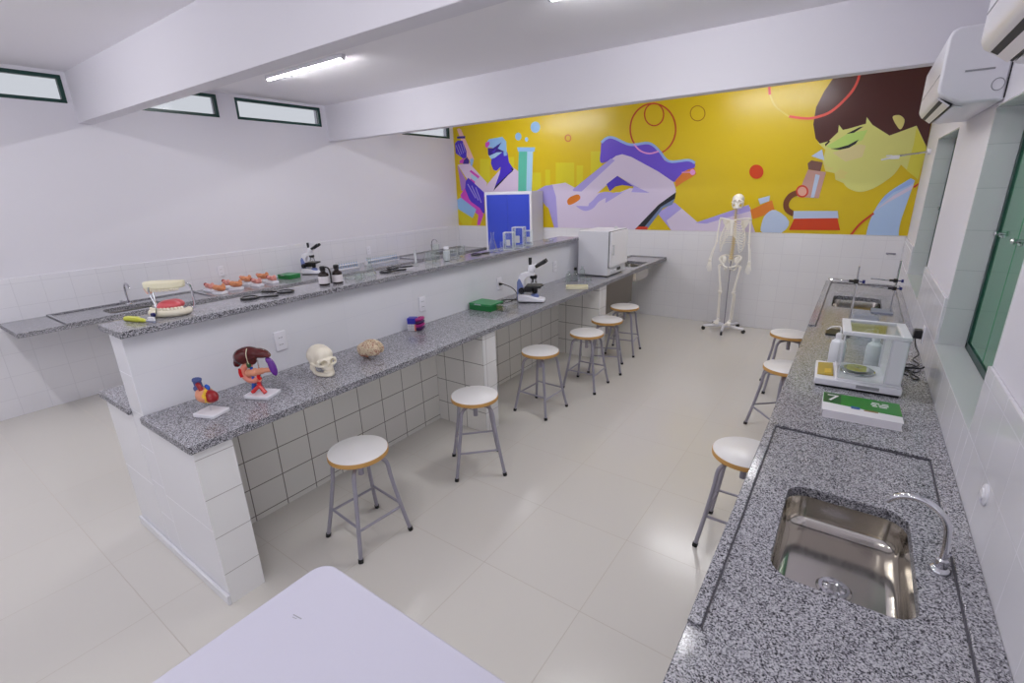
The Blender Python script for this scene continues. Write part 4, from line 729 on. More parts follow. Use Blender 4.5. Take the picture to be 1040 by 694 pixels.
# ------------------------------------------------------------------ white oven and blue cabinet
t = thing('drying_oven', 'white laboratory oven on the far end of the island worktop', 'oven', (-2.70, 5.17, .88))
obj('casing', B().ext((.0,0,.014), (.385,.52,.525)), M['whitem'], t, bevel=.006)
d = obj('door', B().ext((.386,.015,.115), (.415,.505,.515)), M['white'], t, bevel=.006)
obj('door_seal', B().ext((.3852,.008,.108), (.392,.512,.52)), M['dkgap'], t)
obj('handle', B().box((.43,.06,.31), (.012,.016,.12)).box((.42,.06,.36), (.02,.012,.012)).box((.42,.06,.26), (.02,.012,.012)), M['sidegrey'], d, bevel=.002)
for yy in (.10, .19): obj('knob', B().cyl((.385,yy,.062), (.405,yy,.062), .016, .013, 14), M['white'], t)
obj('display', B().ext((.385,.27,.045), (.3865,.37,.08)), M['black'], t)
for xx in (.04,.345):
    for yy in (.05,.47): obj('foot', B().cyl((xx,yy,.0), (xx,yy,.016), .014, n=12), M['rubber'], t)
obj('vent_pipe', B().cyl((.3,.40,.524), (.3,.40,.55), .02, n=14), M['sidegrey'], t)

t = thing('storage_cabinet', 'tall white cabinet with two blue doors against the far wall', 'cabinet', (-5.235, 6.63, 0))
W_, H_, D_ = .93, 1.855, .36
obj('body', B().ext((0,.02,.0), (W_,D_,H_)), M['sidegrey'], t, bevel=.004)
f = B()
for lo, hi in (((0,0,0),(.035,.02,H_)), ((W_-.035,0,0),(W_,.02,H_)), ((.035,0,H_-.045),(W_-.035,.02,H_)), ((.035,0,0),(W_-.035,.02,.07))): f.ext(lo, hi)
obj('frame', f, M['white'], t, bevel=.003)
for x0, x1, hx in ((.037, W_/2-.0025, W_/2-.05), (W_/2+.0025, W_-.037, W_/2+.05)):
    d = obj('door', B().ext((x0,-.004,.072), (x1,.016,H_-.047)), M['blue'], t, bevel=.004)
    obj('handle', B().box((hx,-.014,.95), (.014,.018,.12)), M['chrome'], d, bevel=.003)

# ------------------------------------------------------------------ bones
def skull_parts(k=1.0, fine=True):
    """cranium and jaw, face towards +X, resting on z = 0; k scales a 0.19 m long skull"""
    b = B()
    b.ell((-.022,0,.108), (.092,.070,.068)).ell((.018,0,.122), (.060,.058,.050)).ell((-.05,0,.075), (.05,.055,.04))
    b.ell((.058,0,.062), (.030,.036,.030)).ell((.066,0,.098), (.024,.048,.018)).ell((.07,0,.045), (.022,.028,.016))
    b.ell((.082,0,.083), (.012,.010,.018))
    for s in (-1, 1):
        b.tube(cat([(.076,s*.03,.066),(.062,s*.052,.072),(.03,s*.066,.076),(-.01,s*.066,.078)], 4), .0075, 8)
        b.ell((.06,s*.053,.086), (.012,.007,.02)); b.ell((-.015,s*.058,.05), (.016,.012,.022))
    cuts = []
    for s in (-1, 1):
        cuts.append(B().ell((.090,s*.0275,.089), (.042,.0185,.0175), Matrix.Rotation(s*R(14),4,'Z')))
        cuts.append(B().ell((.035,s*.062,.085), (.03,.014,.018)))
    cuts.append(B().ell((.095,0,.065), (.022,.0105,.0145)))
    b.remesh(.0042, 3, cuts)
    for i in range(10):   # upper teeth
        a = R(-62+i*13.8)
        b.box((.058+.031*cos(a), .030*sin(a), .031), (.0075,.0075,.012), rz=a)
    j = B()
    pts = cat([(-.012,-.056,.062),(-.006,-.054,.03),(.012,-.046,.012),(.05,-.034,.009),(.082,-.014,.010),(.088,0,.010)], 4)
    pts += [V((p.x, -p.y, p.z)) for p in pts[::-1][1:]]
    j.tube(pts, .0105, 8).ell((.086,0,.0115), (.012,.018,.0115)).tube([p+V((0,0,.010)) for p in pts[6:-6]], .0075, 8)
    for s in (-1, 1): j.ell((.002,s*.053,.032), (.017,.0065,.028)).ell((-.012,s*.054,.06), (.008,.009,.008))
    j.remesh(.0042, 2)
    for i in range(10):
        a = R(-62+i*13.8)
        j.box((.054+.031*cos(a), .0295*sin(a), .0245), (.007,.007,.011), rz=a)
    for q in (b, j): q.xf(Matrix.Scale(k, 4))
    return b, j

t = thing('skull_model', 'cream human skull model resting on the island worktop', 'skull', (-2.49, 1.525, .881), R(-8))
c_b, j_b = skull_parts(1.0)
c_b.xf(Matrix.Rotation(R(0), 4, 'Y'))
obj('cranium', c_b, M['bone'], t, sharp=60)
obj('jaw', j_b, M['bone'], t, sharp=60)

# brain
def hemi(s):
    bm = bmesh.new(); bmesh.ops.create_icosphere(bm, subdivisions=5, radius=1)
    for v in bm.verts:
        p = v.co.copy()
        q = V((p.x*.088, p.y*.040, p.z*.060))
        if q.z < -.03: q.z = -.03+(q.z+.03)*.3
        if q.y*s < 0: q.y *= .55
        n = noise.noise(p*4.6+V((s*3,0,0)))*2.4; r = abs(sin(n*5+noise.noise(p*9)*2.4))
        q += p*(.006*(r**.5)-.004)
        v.co = q*.9+V((0, s*.026, .056))
    for f in bm.faces:
        f.smooth = True
        c = (f.calc_center_median()-V((0, s*.026, .056)))/.9; p = V((c.x/.088, c.y/(.04 if c.y*s > 0 else .022), (c.z if c.z > -.03 else -.03+(c.z+.03)/.3)/.06)).normalized()
        n = noise.noise(p*4.6+V((s*3,0,0)))*2.4; r = abs(sin(n*5+noise.noise(p*9)*2.4))
        f.material_index = 0
    b = B(); b.bm.free(); b.bm = bm; return b
t = thing('brain_model', 'cream folded brain model with red vessels, right of the skull', 'brain', (-2.47, 1.865, .884), R(20))
gr = pm('brain_groove', (196,128,104), .5)
bc = pm('brain_cream', (234,216,190), .45); nt = bc.node_tree; L = nt.links.new   # cream gyri with fine red vessel lines
tc = nt.nodes.new('ShaderNodeTexCoord'); nz = nt.nodes.new('ShaderNodeTexNoise'); nz.inputs['Scale'].default_value = 62; nz.inputs['Detail'].default_value = 1
L(tc.outputs['Object'], nz.inputs['Vector'])
ma = nt.nodes.new('ShaderNodeMath'); ma.operation = 'SUBTRACT'; ma.inputs[1].default_value = .5; L(nz.outputs['Fac'], ma.inputs[0])
mb = nt.nodes.new('ShaderNodeMath'); mb.operation = 'ABSOLUTE'; L(ma.outputs[0], mb.inputs[0])
cr = nt.nodes.new('ShaderNodeValToRGB'); cr.color_ramp.elements[0].position = .012; cr.color_ramp.elements[0].color = (.42,.13,.08,1)
cr.color_ramp.elements[1].position = .04; cr.color_ramp.elements[1].color = (.80,.67,.48,1)
L(mb.outputs[0], cr.inputs['Fac']); L(cr.outputs['Color'], nt.nodes['Principled BSDF'].inputs['Base Color'])
bu = nt.nodes.new('ShaderNodeBump'); bu.inputs['Strength'].default_value = .8; bu.inputs['Distance'].default_value = .004
mr = nt.nodes.new('ShaderNodeMapRange'); mr.inputs['From Max'].default_value = .08; L(mb.outputs[0], mr.inputs['Value']); L(mr.outputs['Result'], bu.inputs['Height']); L(bu.outputs['Normal'], nt.nodes['Principled BSDF'].inputs['Normal'])
for s in (-1, 1): obj('hemisphere', hemi(s), [bc, gr], t, sharp=80)
b = B()
for s in (-1, 1): b.ell((-.042,s*.02,.027), (.028,.024,.02))
b.tube([(-.03,0,.035),(-.035,0,.0)], [.014,.011], 12)
obj('cerebellum', b, gr, t)

# heart model on a rod
t = thing('heart_model', 'painted heart model held above a white plate, nearest the camera on the island', 'anatomical model', (-2.485, .89, .8805), R(20))
obj('base', B().prism(rrect(-.064,-.052,.064,.052,.008,4), 0, .018), M['white'], t, bevel=.003)
obj('rod', B().cyl((-.002,.0,.018), (-.002,.0,.07), .0035, n=10), M['acr'], t)
b = B().ell((-.016,0,.1), (.044,.042,.038), Matrix.Rotation(R(12),4,'Y')).ell((.016,0,.094), (.036,.035,.032), Matrix.Rotation(R(22),4,'Y')).ell((-.03,.004,.112), (.03,.036,.028)).ell((.036,0,.088), (.02,.02,.02))
b.remesh(.004, 4)
for f in b.bm.faces:
    c = f.calc_center_median(); k = c.x+.25*(c.z-.09)+.15*c.y
    f.material_index = 2 if k > .020 else (1 if k > .006+.004*sin(c.z*160) else 0)
obj('heart_muscle', b, [M['salmon'], M['yellowf'], M['dred']], t, sharp=80)
obj('coronary_artery', B().tube(cat([(.012,-.028,.128),(.022,-.034,.11),(.024,-.036,.095),(.016,-.034,.078)], 5), .0035, 8), M['yellowf'], t)
obj('vena_cava', B().tube(cat([(-.034,.0,.115),(-.042,.0,.145),(-.046,.0,.168),(-.044,0,.182)], 4), [.018]*9+[.021]*4, 12).ell((-.05,-.008,.135), (.014,.014,.016)), M['navyv'], t)
obj('aorta', B().tube(cat([(-.016,-.01,.118),(-.018,-.014,.14),(-.028,-.012,.156),(-.04,-.006,.158)], 4), .011, 12).tube([(-.05,.01,.12),(-.064,.012,.118)], .011, 10), M['dred'], t)
obj('pulmonary_trunk', B().tube(cat([(.0,.006,.12),(.004,.008,.138),(-.01,.01,.145)], 4), .009, 10), M['vblue'], t)

# liver, pancreas and spleen model
t = thing('digestive_organ_model', 'dark red liver model with purple spleen and red vessels on a white plate', 'anatomical model', (-2.487, 1.148, .8805), R(24))
obj('base', B().prism(rrect(-.075,-.056,.075,.056,.008,4), 0, .018), M['white'], t, bevel=.003)
b = B().ell((-.07,0,.222), (.056,.042,.044), Matrix.Rotation(R(-22),4,'Y')).ell((-.108,0,.19), (.018,.03,.034), Matrix.Rotation(R(20),4,'Y')).ell((-.03,0,.24), (.07,.038,.036)).ell((.03,0,.243), (.06,.032,.026), Matrix.Rotation(R(6),4,'Y')).ell((.07,0,.235), (.026,.022,.015), Matrix.Rotation(R(14),4,'Y')).ell((-.02,0,.2), (.024,.02,.025))
lv = obj('liver', b.remesh(.0055, 5), M['liver'], t, sharp=80)
obj('ligament', B().tube(cat([(-.016,-.026,.274),(-.014,-.041,.25),(-.017,-.038,.215),(-.026,-.024,.188)], 5), .0022, 6), M['cream'], lv)
obj('gall_bladder', B().ell((-.036,-.012,.178), (.012,.012,.018)), M['gall'], t)
obj('spleen', B().ell((.094,0,.168), (.020,.018,.052), Matrix.Rotation(R(-14),4,'Y')).ell((.08,0,.2), (.016,.015,.026), Matrix.Rotation(R(-35),4,'Y')).remesh(.0045, 3), M['spleen'], t, sharp=80)
obj('duodenum', B().tube(cat([(-.03,-.004,.175),(-.06,-.006,.172),(-.082,-.006,.145),(-.08,-.006,.112),(-.055,-.006,.09),(-.02,-.006,.09),(.005,-.006,.1)], 5), .0165, 12), M['pink'], t)
obj('duodenum_lining', B().tube(cat([(-.088,-.016,.155),(-.09,-.017,.13),(-.084,-.017,.11)], 5), .0115, 10), M['red'], t)
b = B().tube(cat([(-.055,-.006,.128),(-.03,-.008,.135),(.0,-.006,.138),(.04,-.003,.147),(.082,0,.152)], 5), [.02]*5+[.022]*5+[.017]*5+[.013]*5+[.009], 12)
obj('pancreas', b, M['salmon'], t)
b = B().tube(cat([(.004,-.004,.14),(.002,-.006,.11),(0,-.008,.085),(0,-.01,.055)], 4), [.0095]*13, 10)
for e in (-.045, .034): b.tube(cat([(0,-.01,.06),(e*.5,-.012,.042),(e,-.014,.0225)], 4), .0105, 10)
b.tube([(-.0,-.008,.1),(.018,-.01,.104)], .007, 8)
obj('aorta', b, M['red'], t)
obj('vena_cava', B().tube(cat([(-.024,-.012,.165),(-.026,-.012,.12),(-.03,-.008,.08),(-.042,-.0,.05),(-.05,.004,.03)], 4), [.0075]*9+[.012]*8, 10), M['vblue'], t)
obj('rod', B().cyl((0,.012,.018), (0,.012,.2), .004, n=10), M['chrome'], t)

# tissue block model
t = thing('tissue_block_model', 'small block model in blue, white and magenta beyond the brain', 'anatomical model', (-2.685, 2.47, .8805), R(28))
obj('grid_block', B().ext((-.055,-.03,0), (-.002,.03,.052)), M['white'], t, bevel=.002)
gl = B()
for k in range(1, 4):
    gl.box((-.055+k*.0133,-.0305,.026), (.0015,.0012,.052)).box((-.0285,-.0305,k*.0133), (.053,.0012,.0015))
obj('grid_lines', gl, M['cubeline'], t)
obj('blue_block', B().ext((-.055,-.032,.0525), (.012,.03,.1)), M['cubeblue'], t, bevel=.003)
obj('pink_block', B().ext((-.001,-.031,0), (.014,.03,.052)), M['pink'], t, bevel=.002)
b = B()
for z, m_ in ((.014,0), (.038,1), (.062,0), (.086,1)):
    b.m(m_).tube(cat([(.015,-.026,z),(.045,-.028,z+.006),(.058,-.01,z+.01),(.056,.02,z+.008),(.02,.028,z)], 4), .013, 10)
obj('folded_layers', b, [M['cubedk'], M['cubemag']], t)

# ------------------------------------------------------------------ microscopes
def microscope(label, loc, rz):
    t = thing('microscope', label, 'microscope', loc, rz)
    bp_ = [(-.11,-.06),(-.11,.06),(-.02,.065),(.06,.055),(.125,.04),(.135,0),(.125,-.04),(.06,-.055),(-.02,-.065)]
    MXZ = Matrix(((1,0,0,0),(0,0,1,-.058),(0,1,0,0),(0,0,0,1)))
    b = B().prism([(-.11,.008),(-.11,.085),(-.03,.078),(.09,.046),(.138,.036),(.142,.008)], 0, .116, MXZ); bmesh.ops.recalc_face_normals(b.bm, faces=b.bm.faces[:])
    obj('base', b, M['white'], t, bevel=.012, seg=3)
    obj('base_pad', B().prism([(x*.97, y*.95) for x, y in bp_[::-1]], 0, .009), M['black'], t)
    arm = [(-.11,.045),(-.108,.2),(-.09,.262),(-.04,.285),(.045,.285),(.045,.25),(-.02,.24),(-.045,.21),(-.05,.16),(-.03,.045)]
    Mx = Matrix(((1,0,0,0),(0,0,1,-.024),(0,1,0,0),(0,0,0,1)))
    b = B().prism(arm, 0, .048, Mx); bmesh.ops.recalc_face_normals(b.bm, faces=b.bm.faces[:])
    obj('arm', b, M['white'], t, bevel=.006)
    b = B().prism([(-.12,.02),(-.118,.19),(-.10,.225),(-.085,.215),(-.058,.15),(-.052,.05)], 0, .058, Matrix(((1,0,0,0),(0,0,1,-.029),(0,1,0,0),(0,0,0,1)))); bmesh.ops.recalc_face_normals(b.bm, faces=b.bm.faces[:])
    obj('arm_cover', b, M['mblue'], t, bevel=.006)
    obj('illuminator', B().lathe([(.04,.045),(.04,.07),(.03,.080),(.022,.082),(0,.082)], (.045,0,0)), M['mblue'], t)
    obj('stage', B().ext((-.035,-.075,.142), (.11,.075,.162)).ext((-.05,-.035,.1), (.02,.035,.145)).ext((.1,-.02,.155), (.13,.02,.162)), M['black'], t, bevel=.003)
    obj('condenser', B().lathe([(.018,.085),(.026,.095),(.026,.125),(.03,.13),(.03,.147),(0,.147)], (.045,0,0)), M['black'], t)
    hd = obj('head', B().lathe([(.0,.285),(.036,.285),(.036,.315),(.03,.34),(.018,.352),(0,.352)], (.02,0,0)).box((.045,0,.33), (.05,.075,.04), Matrix.Rotation(R(-30),4,'Y')), M['white'], t, bevel=.004)
    for s in (-1, 1):
        e = obj('eyepiece', B().cyl((.06,s*.028,.335), (.125,s*.031,.372), .0165, n=16).cyl((.125,s*.031,.372), (.158,s*.031,.391), .019, .017, 16), M['black'], t)
    obj('photo_tube', B().cyl((.006,0,.35), (.006,0,.372), .014, n=16).cyl((.006,0,.372), (.006,0,.415), .0155, n=16), M['black'], t)
    obj('nosepiece', B().lathe([(0,.212),(.022,.216),(.034,.23),(.034,.252),(0,.252)], (.035,0,0)), M['black'], t)
    for k in range(4):
        a = k*pi/2+.5; x, y = .035+.016*cos(a), .016*sin(a); x2, y2 = .035+.026*cos(a), .026*sin(a)
        obj('objective', B().cyl((x,y,.235), (x2,y2,.185), .0095, .0075, 12).cyl((x2,y2,.185), (x2+.002*cos(a),y2+.002*sin(a),.175), .0055, .003, 10), M['chrome'], t)
    for s in (-1, 1):
        k = obj('focus_knob', B().cyl((-.072,s*.03,.115), (-.072,s*.062,.115), .028, n=24).cyl((-.072,s*.062,.115), (-.072,s*.08,.115), .015, n=18), M['black'], t)
    return t
mic = microscope('black and white microscope on the island worktop, beyond the green box', (-2.425, 3.69, .8805), R(24))
dup(mic, 'black and white microscope on the window side counter, beyond the embryo models', (-5.95, 3.70, .8805), R(30))
tag(obj('plugged_cable', B().tube(cat([(-2.742,3.655,1.03),(-2.70,3.66,1.028),(-2.62,3.675,1.0),(-2.56,3.67,.95),(-2.553,3.655,.91)], 6), .0045, 8).cyl((-2.752,3.655,1.03), (-2.722,3.657,1.03), .013, .009, 12)
    .tube(cat([(-2.553,3.655,.91),(-2.60,3.62,.886),(-2.66,3.56,.8855),(-2.69,3.60,.8855),(-2.64,3.66,.886),(-2.56,3.68,.887)], 6), .0045, 8), M['black']),
    'black power cord looping from the outlet to the near microscope', 'cord')

# green boxes and clear box
def slide_box(label, loc, rz, s=1.0):
    t = thing('slide_box', label, 'box', loc, rz)
    obj('body', B().ext((0,0,0), (.235*s,.19*s,.045*s)), M['greenbox'], t, bevel=.003)
    l = obj('lid', B().ext((-.003,-.003,.0455*s), (.238*s,.193*s,.062*s)), M['greenlid'], t, bevel=.004)
    obj('label_plate', B().ext((.06*s,-.0045,.05*s), (.13*s,-.003,.059*s)), M['sidegrey'], l)
    return t
slide_box('green slide box on the island worktop, left of the near microscope', (-2.745, 3.185, .8805), R(2))
o = slide_box('green slide box on the window side counter, left of the far microscope', (-6.02, 3.26, .8805), R(12), .9)
t = thing('clear_box', 'clear plastic box beside the green box on the island worktop', 'box', (-2.49, 3.25, .8805), R(6))
b = B()
for lo, hi in (((0,0,0),(.11,.2,.003)), ((0,0,.003),(.003,.2,.05)), ((.107,0,.003),(.11,.2,.05)), ((.003,0,.003),(.107,.003,.05)), ((.003,.197,.003),(.107,.2,.05))): b.ext(lo, hi)
obj('tray', b, M['acr'], t); obj('lid', B().ext((-.002,-.002,.0505), (.112,.202,.056)), M['acr'], t)

# cream tray
t = thing('cream_tray', 'shallow cream tray on the island worktop before the white oven', 'tray', (-2.335, 4.455, .8805), R(28))
b = B().ext((-.115,-.055,0), (.115,.055,.006))
for lo, hi in (((-.115,-.055,.006),(.115,-.05,.03)), ((-.115,.05,.006),(.115,.055,.03)), ((-.115,-.05,.006),(-.11,.05,.03)), ((.11,-.05,.006),(.115,.05,.03))): b.ext(lo, hi)
obj('tray_shell', b, M['cream'], t, bevel=.003); obj('lining', B().ext((-.108,-.048,.0065), (.108,.048,.022)), M['disc'], t)

# ------------------------------------------------------------------ glassware
def shell(prof, th=.0022):
    """outer profile -> thin walled vessel profile"""
    inn = [(max(r-th, 0), max(z, prof[0][1]+th)) for r, z in prof[::-1]]
    return prof+inn[:-1]+[(0, prof[0][1]+th)]
def vessel(name, label, cat_, prof, loc, parts=(), group=None):
    t = thing(name, label, cat_, loc, 0, group)
    obj('glass_body', B().lathe([(0, prof[0][1])]+shell(prof), n=24), M['glass'], t)
    for pn, pb, pmat in parts: obj(pn, pb, pmat, t)
    return t
def erl(h, r): return [(r*.92,0),(r,.006),(r*.98,.015),(r*.34,h*.68),(r*.3,h*.74),(r*.3,h*.96),(r*.38,h)]
def beaker(h, r): return [(r*.94,0),(r,.006),(r,h*.96),(r*1.07,h)]
def cylp(h, r): return [(r*2.1,0),(r*2.1,.008),(r,.014),(r,h*.97),(r*1.25,h)]
zs = 1.3252
vessel('erlenmeyer_flask', 'clear conical flask on the raised shelf, beyond the two dark bottles', 'flask', erl(.13, .042), (-2.87, 2.25, zs))
vessel('petri_dish', 'clear shallow dish on the raised shelf beside the conical flask', 'dish', [(.06,0),(.062,.003),(.062,.028)], (-2.90, 2.12, zs))
vessel('beaker', 'low clear beaker on the raised shelf between the dark bottles and the flask', 'beaker', beaker(.055,.035), (-2.80, 2.10, zs))
vessel('graduated_cylinder', 'thin white measuring tube on the raised shelf, left of the glass beakers', 'cylinder', cylp(.12,.011), (-2.95, 2.78, zs), [('stem', B().cyl((0,0,.012), (0,0,.115), .009, n=12), M['white'])])
vessel('beaker', 'wide clear beaker on the raised shelf, first of the beaker cluster', 'beaker', beaker(.10,.048), (-2.90, 2.90, zs))
vessel('beaker', 'tall clear beaker on the raised shelf behind the wide beaker', 'beaker', beaker(.14,.036), (-2.95, 3.02, zs))
vessel('plastic_jar', 'clear jar with a white cap in the beaker cluster on the raised shelf', 'jar', [(.03,0),(.032,.004),(.032,.085),(.02,.1)], (-2.86, 3.06, zs), [('liner', B().lathe([(0,.003),(.028,.003),(.028,.085),(0,.085)]), M['white']), ('cap', B().cyl((0,0,.1), (0,0,.118), .022), M['white'])])
vessel('beaker', 'clear beaker right of the white capped jar on the raised shelf', 'beaker', beaker(.085,.042), (-2.88, 3.17, zs))
vessel('beaker', 'last clear beaker of the cluster, near the dark magnifier', 'beaker', beaker(.10,.040), (-2.90, 3.29, zs))
vessel('erlenmeyer_flask', 'tall conical flask standing before the blue cabinet doors', 'flask', erl(.19,.05), (-2.82, 3.66, zs))
vessel('graduated_cylinder', 'small glass cylinder right of the tall conical flask', 'cylinder', cylp(.09,.013), (-2.82, 3.80, zs))
def square_jar(label, loc, s, h, rz):
    t = thing('glass_jar', label, 'jar', loc, rz)
    b = B(); k = .003
    b.ext((-s,-s,0), (s,s,k))
    for lo, hi in (((-s,-s,k),(-s+k,s,h)), ((s-k,-s,k),(s,s,h)), ((-s+k,-s,k),(s-k,-s+k,h)), ((-s+k,s-k,k),(s-k,s,h))): b.ext(lo, hi)
    obj('glass_body', b, M['glass'], t)
    r = B()
    for q in (0, 1):
        zz = h if q else .004
        r.tube([(x, y, zz) for x, y in rrect(-s, -s, s, s, .008, 3)], .0035, 6, closed=True)
    for sx in (-1, 1):
        for sy in (-1, 1): r.cyl((sx*s*.97,sy*s*.97,.004), (sx*s*.97,sy*s*.97,h), .003, n=6)
    obj('rim', r, M['edge'], t)
    obj('tag', B().ext((-s*.4,-s-.0012,h*.25), (s*.4,-s-.0004,h*.6)), M['sidegrey'], t)
square_jar('square glass jar just right of the small cylinder', (-2.82, 3.93, zs), .05, .165, R(25))
square_jar('tallest square glass jar before the blue cabinet', (-2.83, 4.12, zs), .058, .2, R(18))
square_jar('rightmost square glass jar before the blue cabinet', (-2.84, 4.31, zs), .045, .15, R(30))
vessel('petri_dish', 'small clear dish at the far end of the raised shelf', 'dish', [(.045,0),(.047,.003),(.047,.02)], (-2.85, 4.75, zs))
vessel('reagent_bottle', 'clear bottle before the oven, leftmost of three', 'bottle', [(.03,0),(.032,.005),(.032,.08),(.012,.1),(.012,.12),(.016,.124)], (-2.58, 4.72, .8805))
vessel('reagent_bottle', 'clear bottle with a black cap before the white oven', 'bottle', [(.028,0),(.03,.005),(.03,.085),(.012,.105),(.012,.12)], (-2.56, 4.84, .8805), [('cap', B().cyl((0,0,.118), (0,0,.15), .016), M['black'])])
vessel('reagent_bottle', 'tallest clear bottle close to the white oven', 'bottle', [(.03,0),(.032,.005),(.032,.1),(.013,.12),(.013,.14),(.017,.144)], (-2.54, 4.97, .8805))
vessel('beaker', 'small clear beaker beside the cream tray, close to the oven', 'beaker', beaker(.06,.028), (-2.40, 4.86, .8805))

# dark reagent bottles
def amber(label, loc, dropper):
    t = thing('dark_bottle', label, 'bottle', loc)
    obj('glass_body', B().lathe([(0,0),(.032,0),(.034,.004),(.034,.068),(.03,.078),(.015,.088),(.014,.1),(0,.1)]), M['amber'], t)
    obj('paper_label', B().lathe([(.0346,.012),(.0346,.06)], n=24), M['label'], t)
    obj('cap', B().lathe([(.017,.098),(.018,.1),(.018,.122),(.012,.126),(0,.126)]), M['black'], t)
    if dropper: obj('dropper_tube', B().tube(cat([(.0,.01,.118),(.034,.02,.112),(.044,.024,.08),(.044,.024,.012)], 5), .0055, 8), M['black'], t)
amber('dark bottle with a black side tube, nearer of two on the raised shelf', (-2.862, 1.86, zs), True)
amber('dark bottle with a pale label and plain cap, further of two on the shelf', (-2.835, 1.945, zs), False)

# magnifying glasses
mag = None
for lab, x, y, rz, z in (
    ('black magnifying glass on the raised shelf nearest the jaw model, handle pointing away', -2.885, 1.37, 50, 0),
    ('black magnifying glass on the raised shelf left of the dark bottles', -2.865, 1.585, 212, 0),
    ('black magnifying glass under another one, beyond the conical flask', -2.875, 2.40, 66, 0),
    ('black magnifying glass lying on top of another one', -2.90, 2.49, 60, .0125),
    ('black magnifying glass on the raised shelf before the blue cabinet', -2.865, 3.46, 75, 0)):
    if mag is None:
        mag = thing('magnifying_glass', lab, 'magnifying glass', (x, y, zs+z), R(rz), 'black magnifying glasses')
        obj('rim', B().tube([(.045*cos(a), .045*sin(a), .0065) for a in [2*pi*k/32 for k in range(32)]], .0065, 10, closed=True), M['black'], mag)
        obj('lens', B().ell((0,0,.0065), (.0405,.0405,.0045), nu=24), M['glass'], mag)
        obj('handle', B().tube([(.05,0,.0065),(.075,0,.0065),(.08,0,.0065),(.15,0,.0065),(.158,0,.0065)], [.005,.005,.0065,.0065,.004], 10), M['black'], mag)
    else: dup(mag, lab, (x, y, zs+z), R(rz))

# giant jaw model and toothbrush
t = thing('dental_jaw_model', 'large open jaw model with red tongue on the near end of the raised shelf', 'dental model', (-2.875, .955, zs), R(38))
def arch(zb, zt, grow=0.0, n=22, a0=-118, a1=118):
    return [((.088+grow)*sin(R(a0+(a1-a0)*i/(n-1))), -.058*cos(R(a0+(a1-a0)*i/(n-1)))*(1+grow*6)+.0, 0) for i in range(n)]
lo = arch(0, 0)
b = B().tube([(x, y, .02) for x, y, z in lo], .018, 10).prism([(x*1.04, y*1.04) for x, y, z in lo], .0, .014)
obj('lower_gum', b.remesh(.005, 2), M['tooth'], t, sharp=80)
for i in range(5, 17):
    x, y, z = lo[i]; a = math.atan2(y, x)
    obj('tooth', B().ell((x, y, .038), (.0095,.0075,.012), Matrix.Rotation(a+pi/2,4,'Z'), 12, 8), M['tooth'], t)
tg = B().ell((0,-.002,.05), (.056,.046,.03)).ell((.01,.03,.052), (.05,.034,.026)).ell((-.012,-.022,.042), (.04,.03,.02))
obj('tongue', tg.remesh(.005, 4), M['gum'], t, sharp=80)
b = B().prism([(x*1.12, y*1.15) for x, y, z in lo], .158, .178).tube([(x*.98, y*.98, .154) for x, y, z in lo], .0125, 10)
obj('upper_gum', b.remesh(.005, 2), M['cream'], t, sharp=80)
obj('gum_stump', B().tube([(-.074,-.02,.15),(-.07,-.02,.118)], [.018,.012], 12), M['gumpale'], t)
obj('palate', B().ell((.012,.006,.146), (.06,.046,.012)), M['gum'], t)
for i in range(5, 17):
    x, y, z = lo[i]; a = math.atan2(y, x)
    obj('tooth', B().ell((x*.98, y*.98, .141), (.009,.007,.010), Matrix.Rotation(a+pi/2,4,'Z'), 12, 8), M['tooth'], t)
for s in (-1, 1):
    obj('hinge_bar', B().tube(cat([(s*.075,.03,.16),(s*.098,.045,.145),(s*.10,.05,.09),(s*.098,.048,.035),(s*.075,.035,.018)], 5), .0048, 8), M['chrome'], t)
obj('hinge_clip', B().tube(cat([(-.03,-.075,.16),(-.028,-.082,.13),(-.012,-.084,.07),(-.02,-.08,.03),(-.035,-.072,.02)], 5), .0035, 8), M['chrome'], t)
obj('screw', B().cyl((-.04,-.068,.018), (-.046,-.08,.018), .011, n=14), M['screwblue'], t)

t = thing('model_toothbrush', 'big yellow toothbrush lying before the jaw model on the raised shelf', 'toothbrush', (-2.94, .775, zs), R(17))
obj('handle', B().tube(cat([(0,0,.011),(.03,0,.014),(.09,0,.013),(.125,0,.010),(.15,0,.008)], 4), [.008]+[.013]*3+[.0145]*5+[.011]*4+[.007]*4, 12), M['brush'], t)
obj('neck', B().tube([(.15,0,.0085),(.165,0,.0085),(.2,0,.007)], [.0065,.005,.006], 10), M['bgrey'], t)
obj('bristles', B().ext((.168,-.006,.012), (.202,.006,.03)), M['white'], t)

# ------------------------------------------------------------------ embryo models on the window side counter
eg = 'embryo models on white stands'
def embryo(label, x, y, rz, k, mat, first={}):
    key = (mat, k > 1)
    if key in first: return dup(first[key], label, (x, y, .8805), R(rz))
    t = thing('embryo_model', label, 'embryo model', (x, y, .8805), R(rz), eg)
    obj('stand', B().prism(rrect(-.07,-.05,.07,.05,.02,4), 0, .022).prism(rrect(-.06,-.04,.06,.04,.018,4), .022, .03), M['white'], t, bevel=.003)
    b = B().ell((-.035,0,.062*k), (.036*k,.03,.027*k)).ell((.02,0,.055*k), (.05*k,.034,.026*k)).ell((.055,.0,.072*k), (.022,.02,.03*k)).tube(cat([(-.02,-.02,.06),(.01,-.036,.07),(.035,-.03,.085)], 4), .01, 8)
    obj('body', b.remesh(.0055, 3), M[mat], t, sharp=80)
    obj('shell_half', B().ell((0,.022,.05*k), (.06,.014,.032*k)), M['salmon'], t)
    obj('head', B().ell((-.062,-.004,.075*k), (.02,.019,.02)), M['dred' if mat == 'embryo2' else 'embryo2'], t)
    first[key] = t; return t
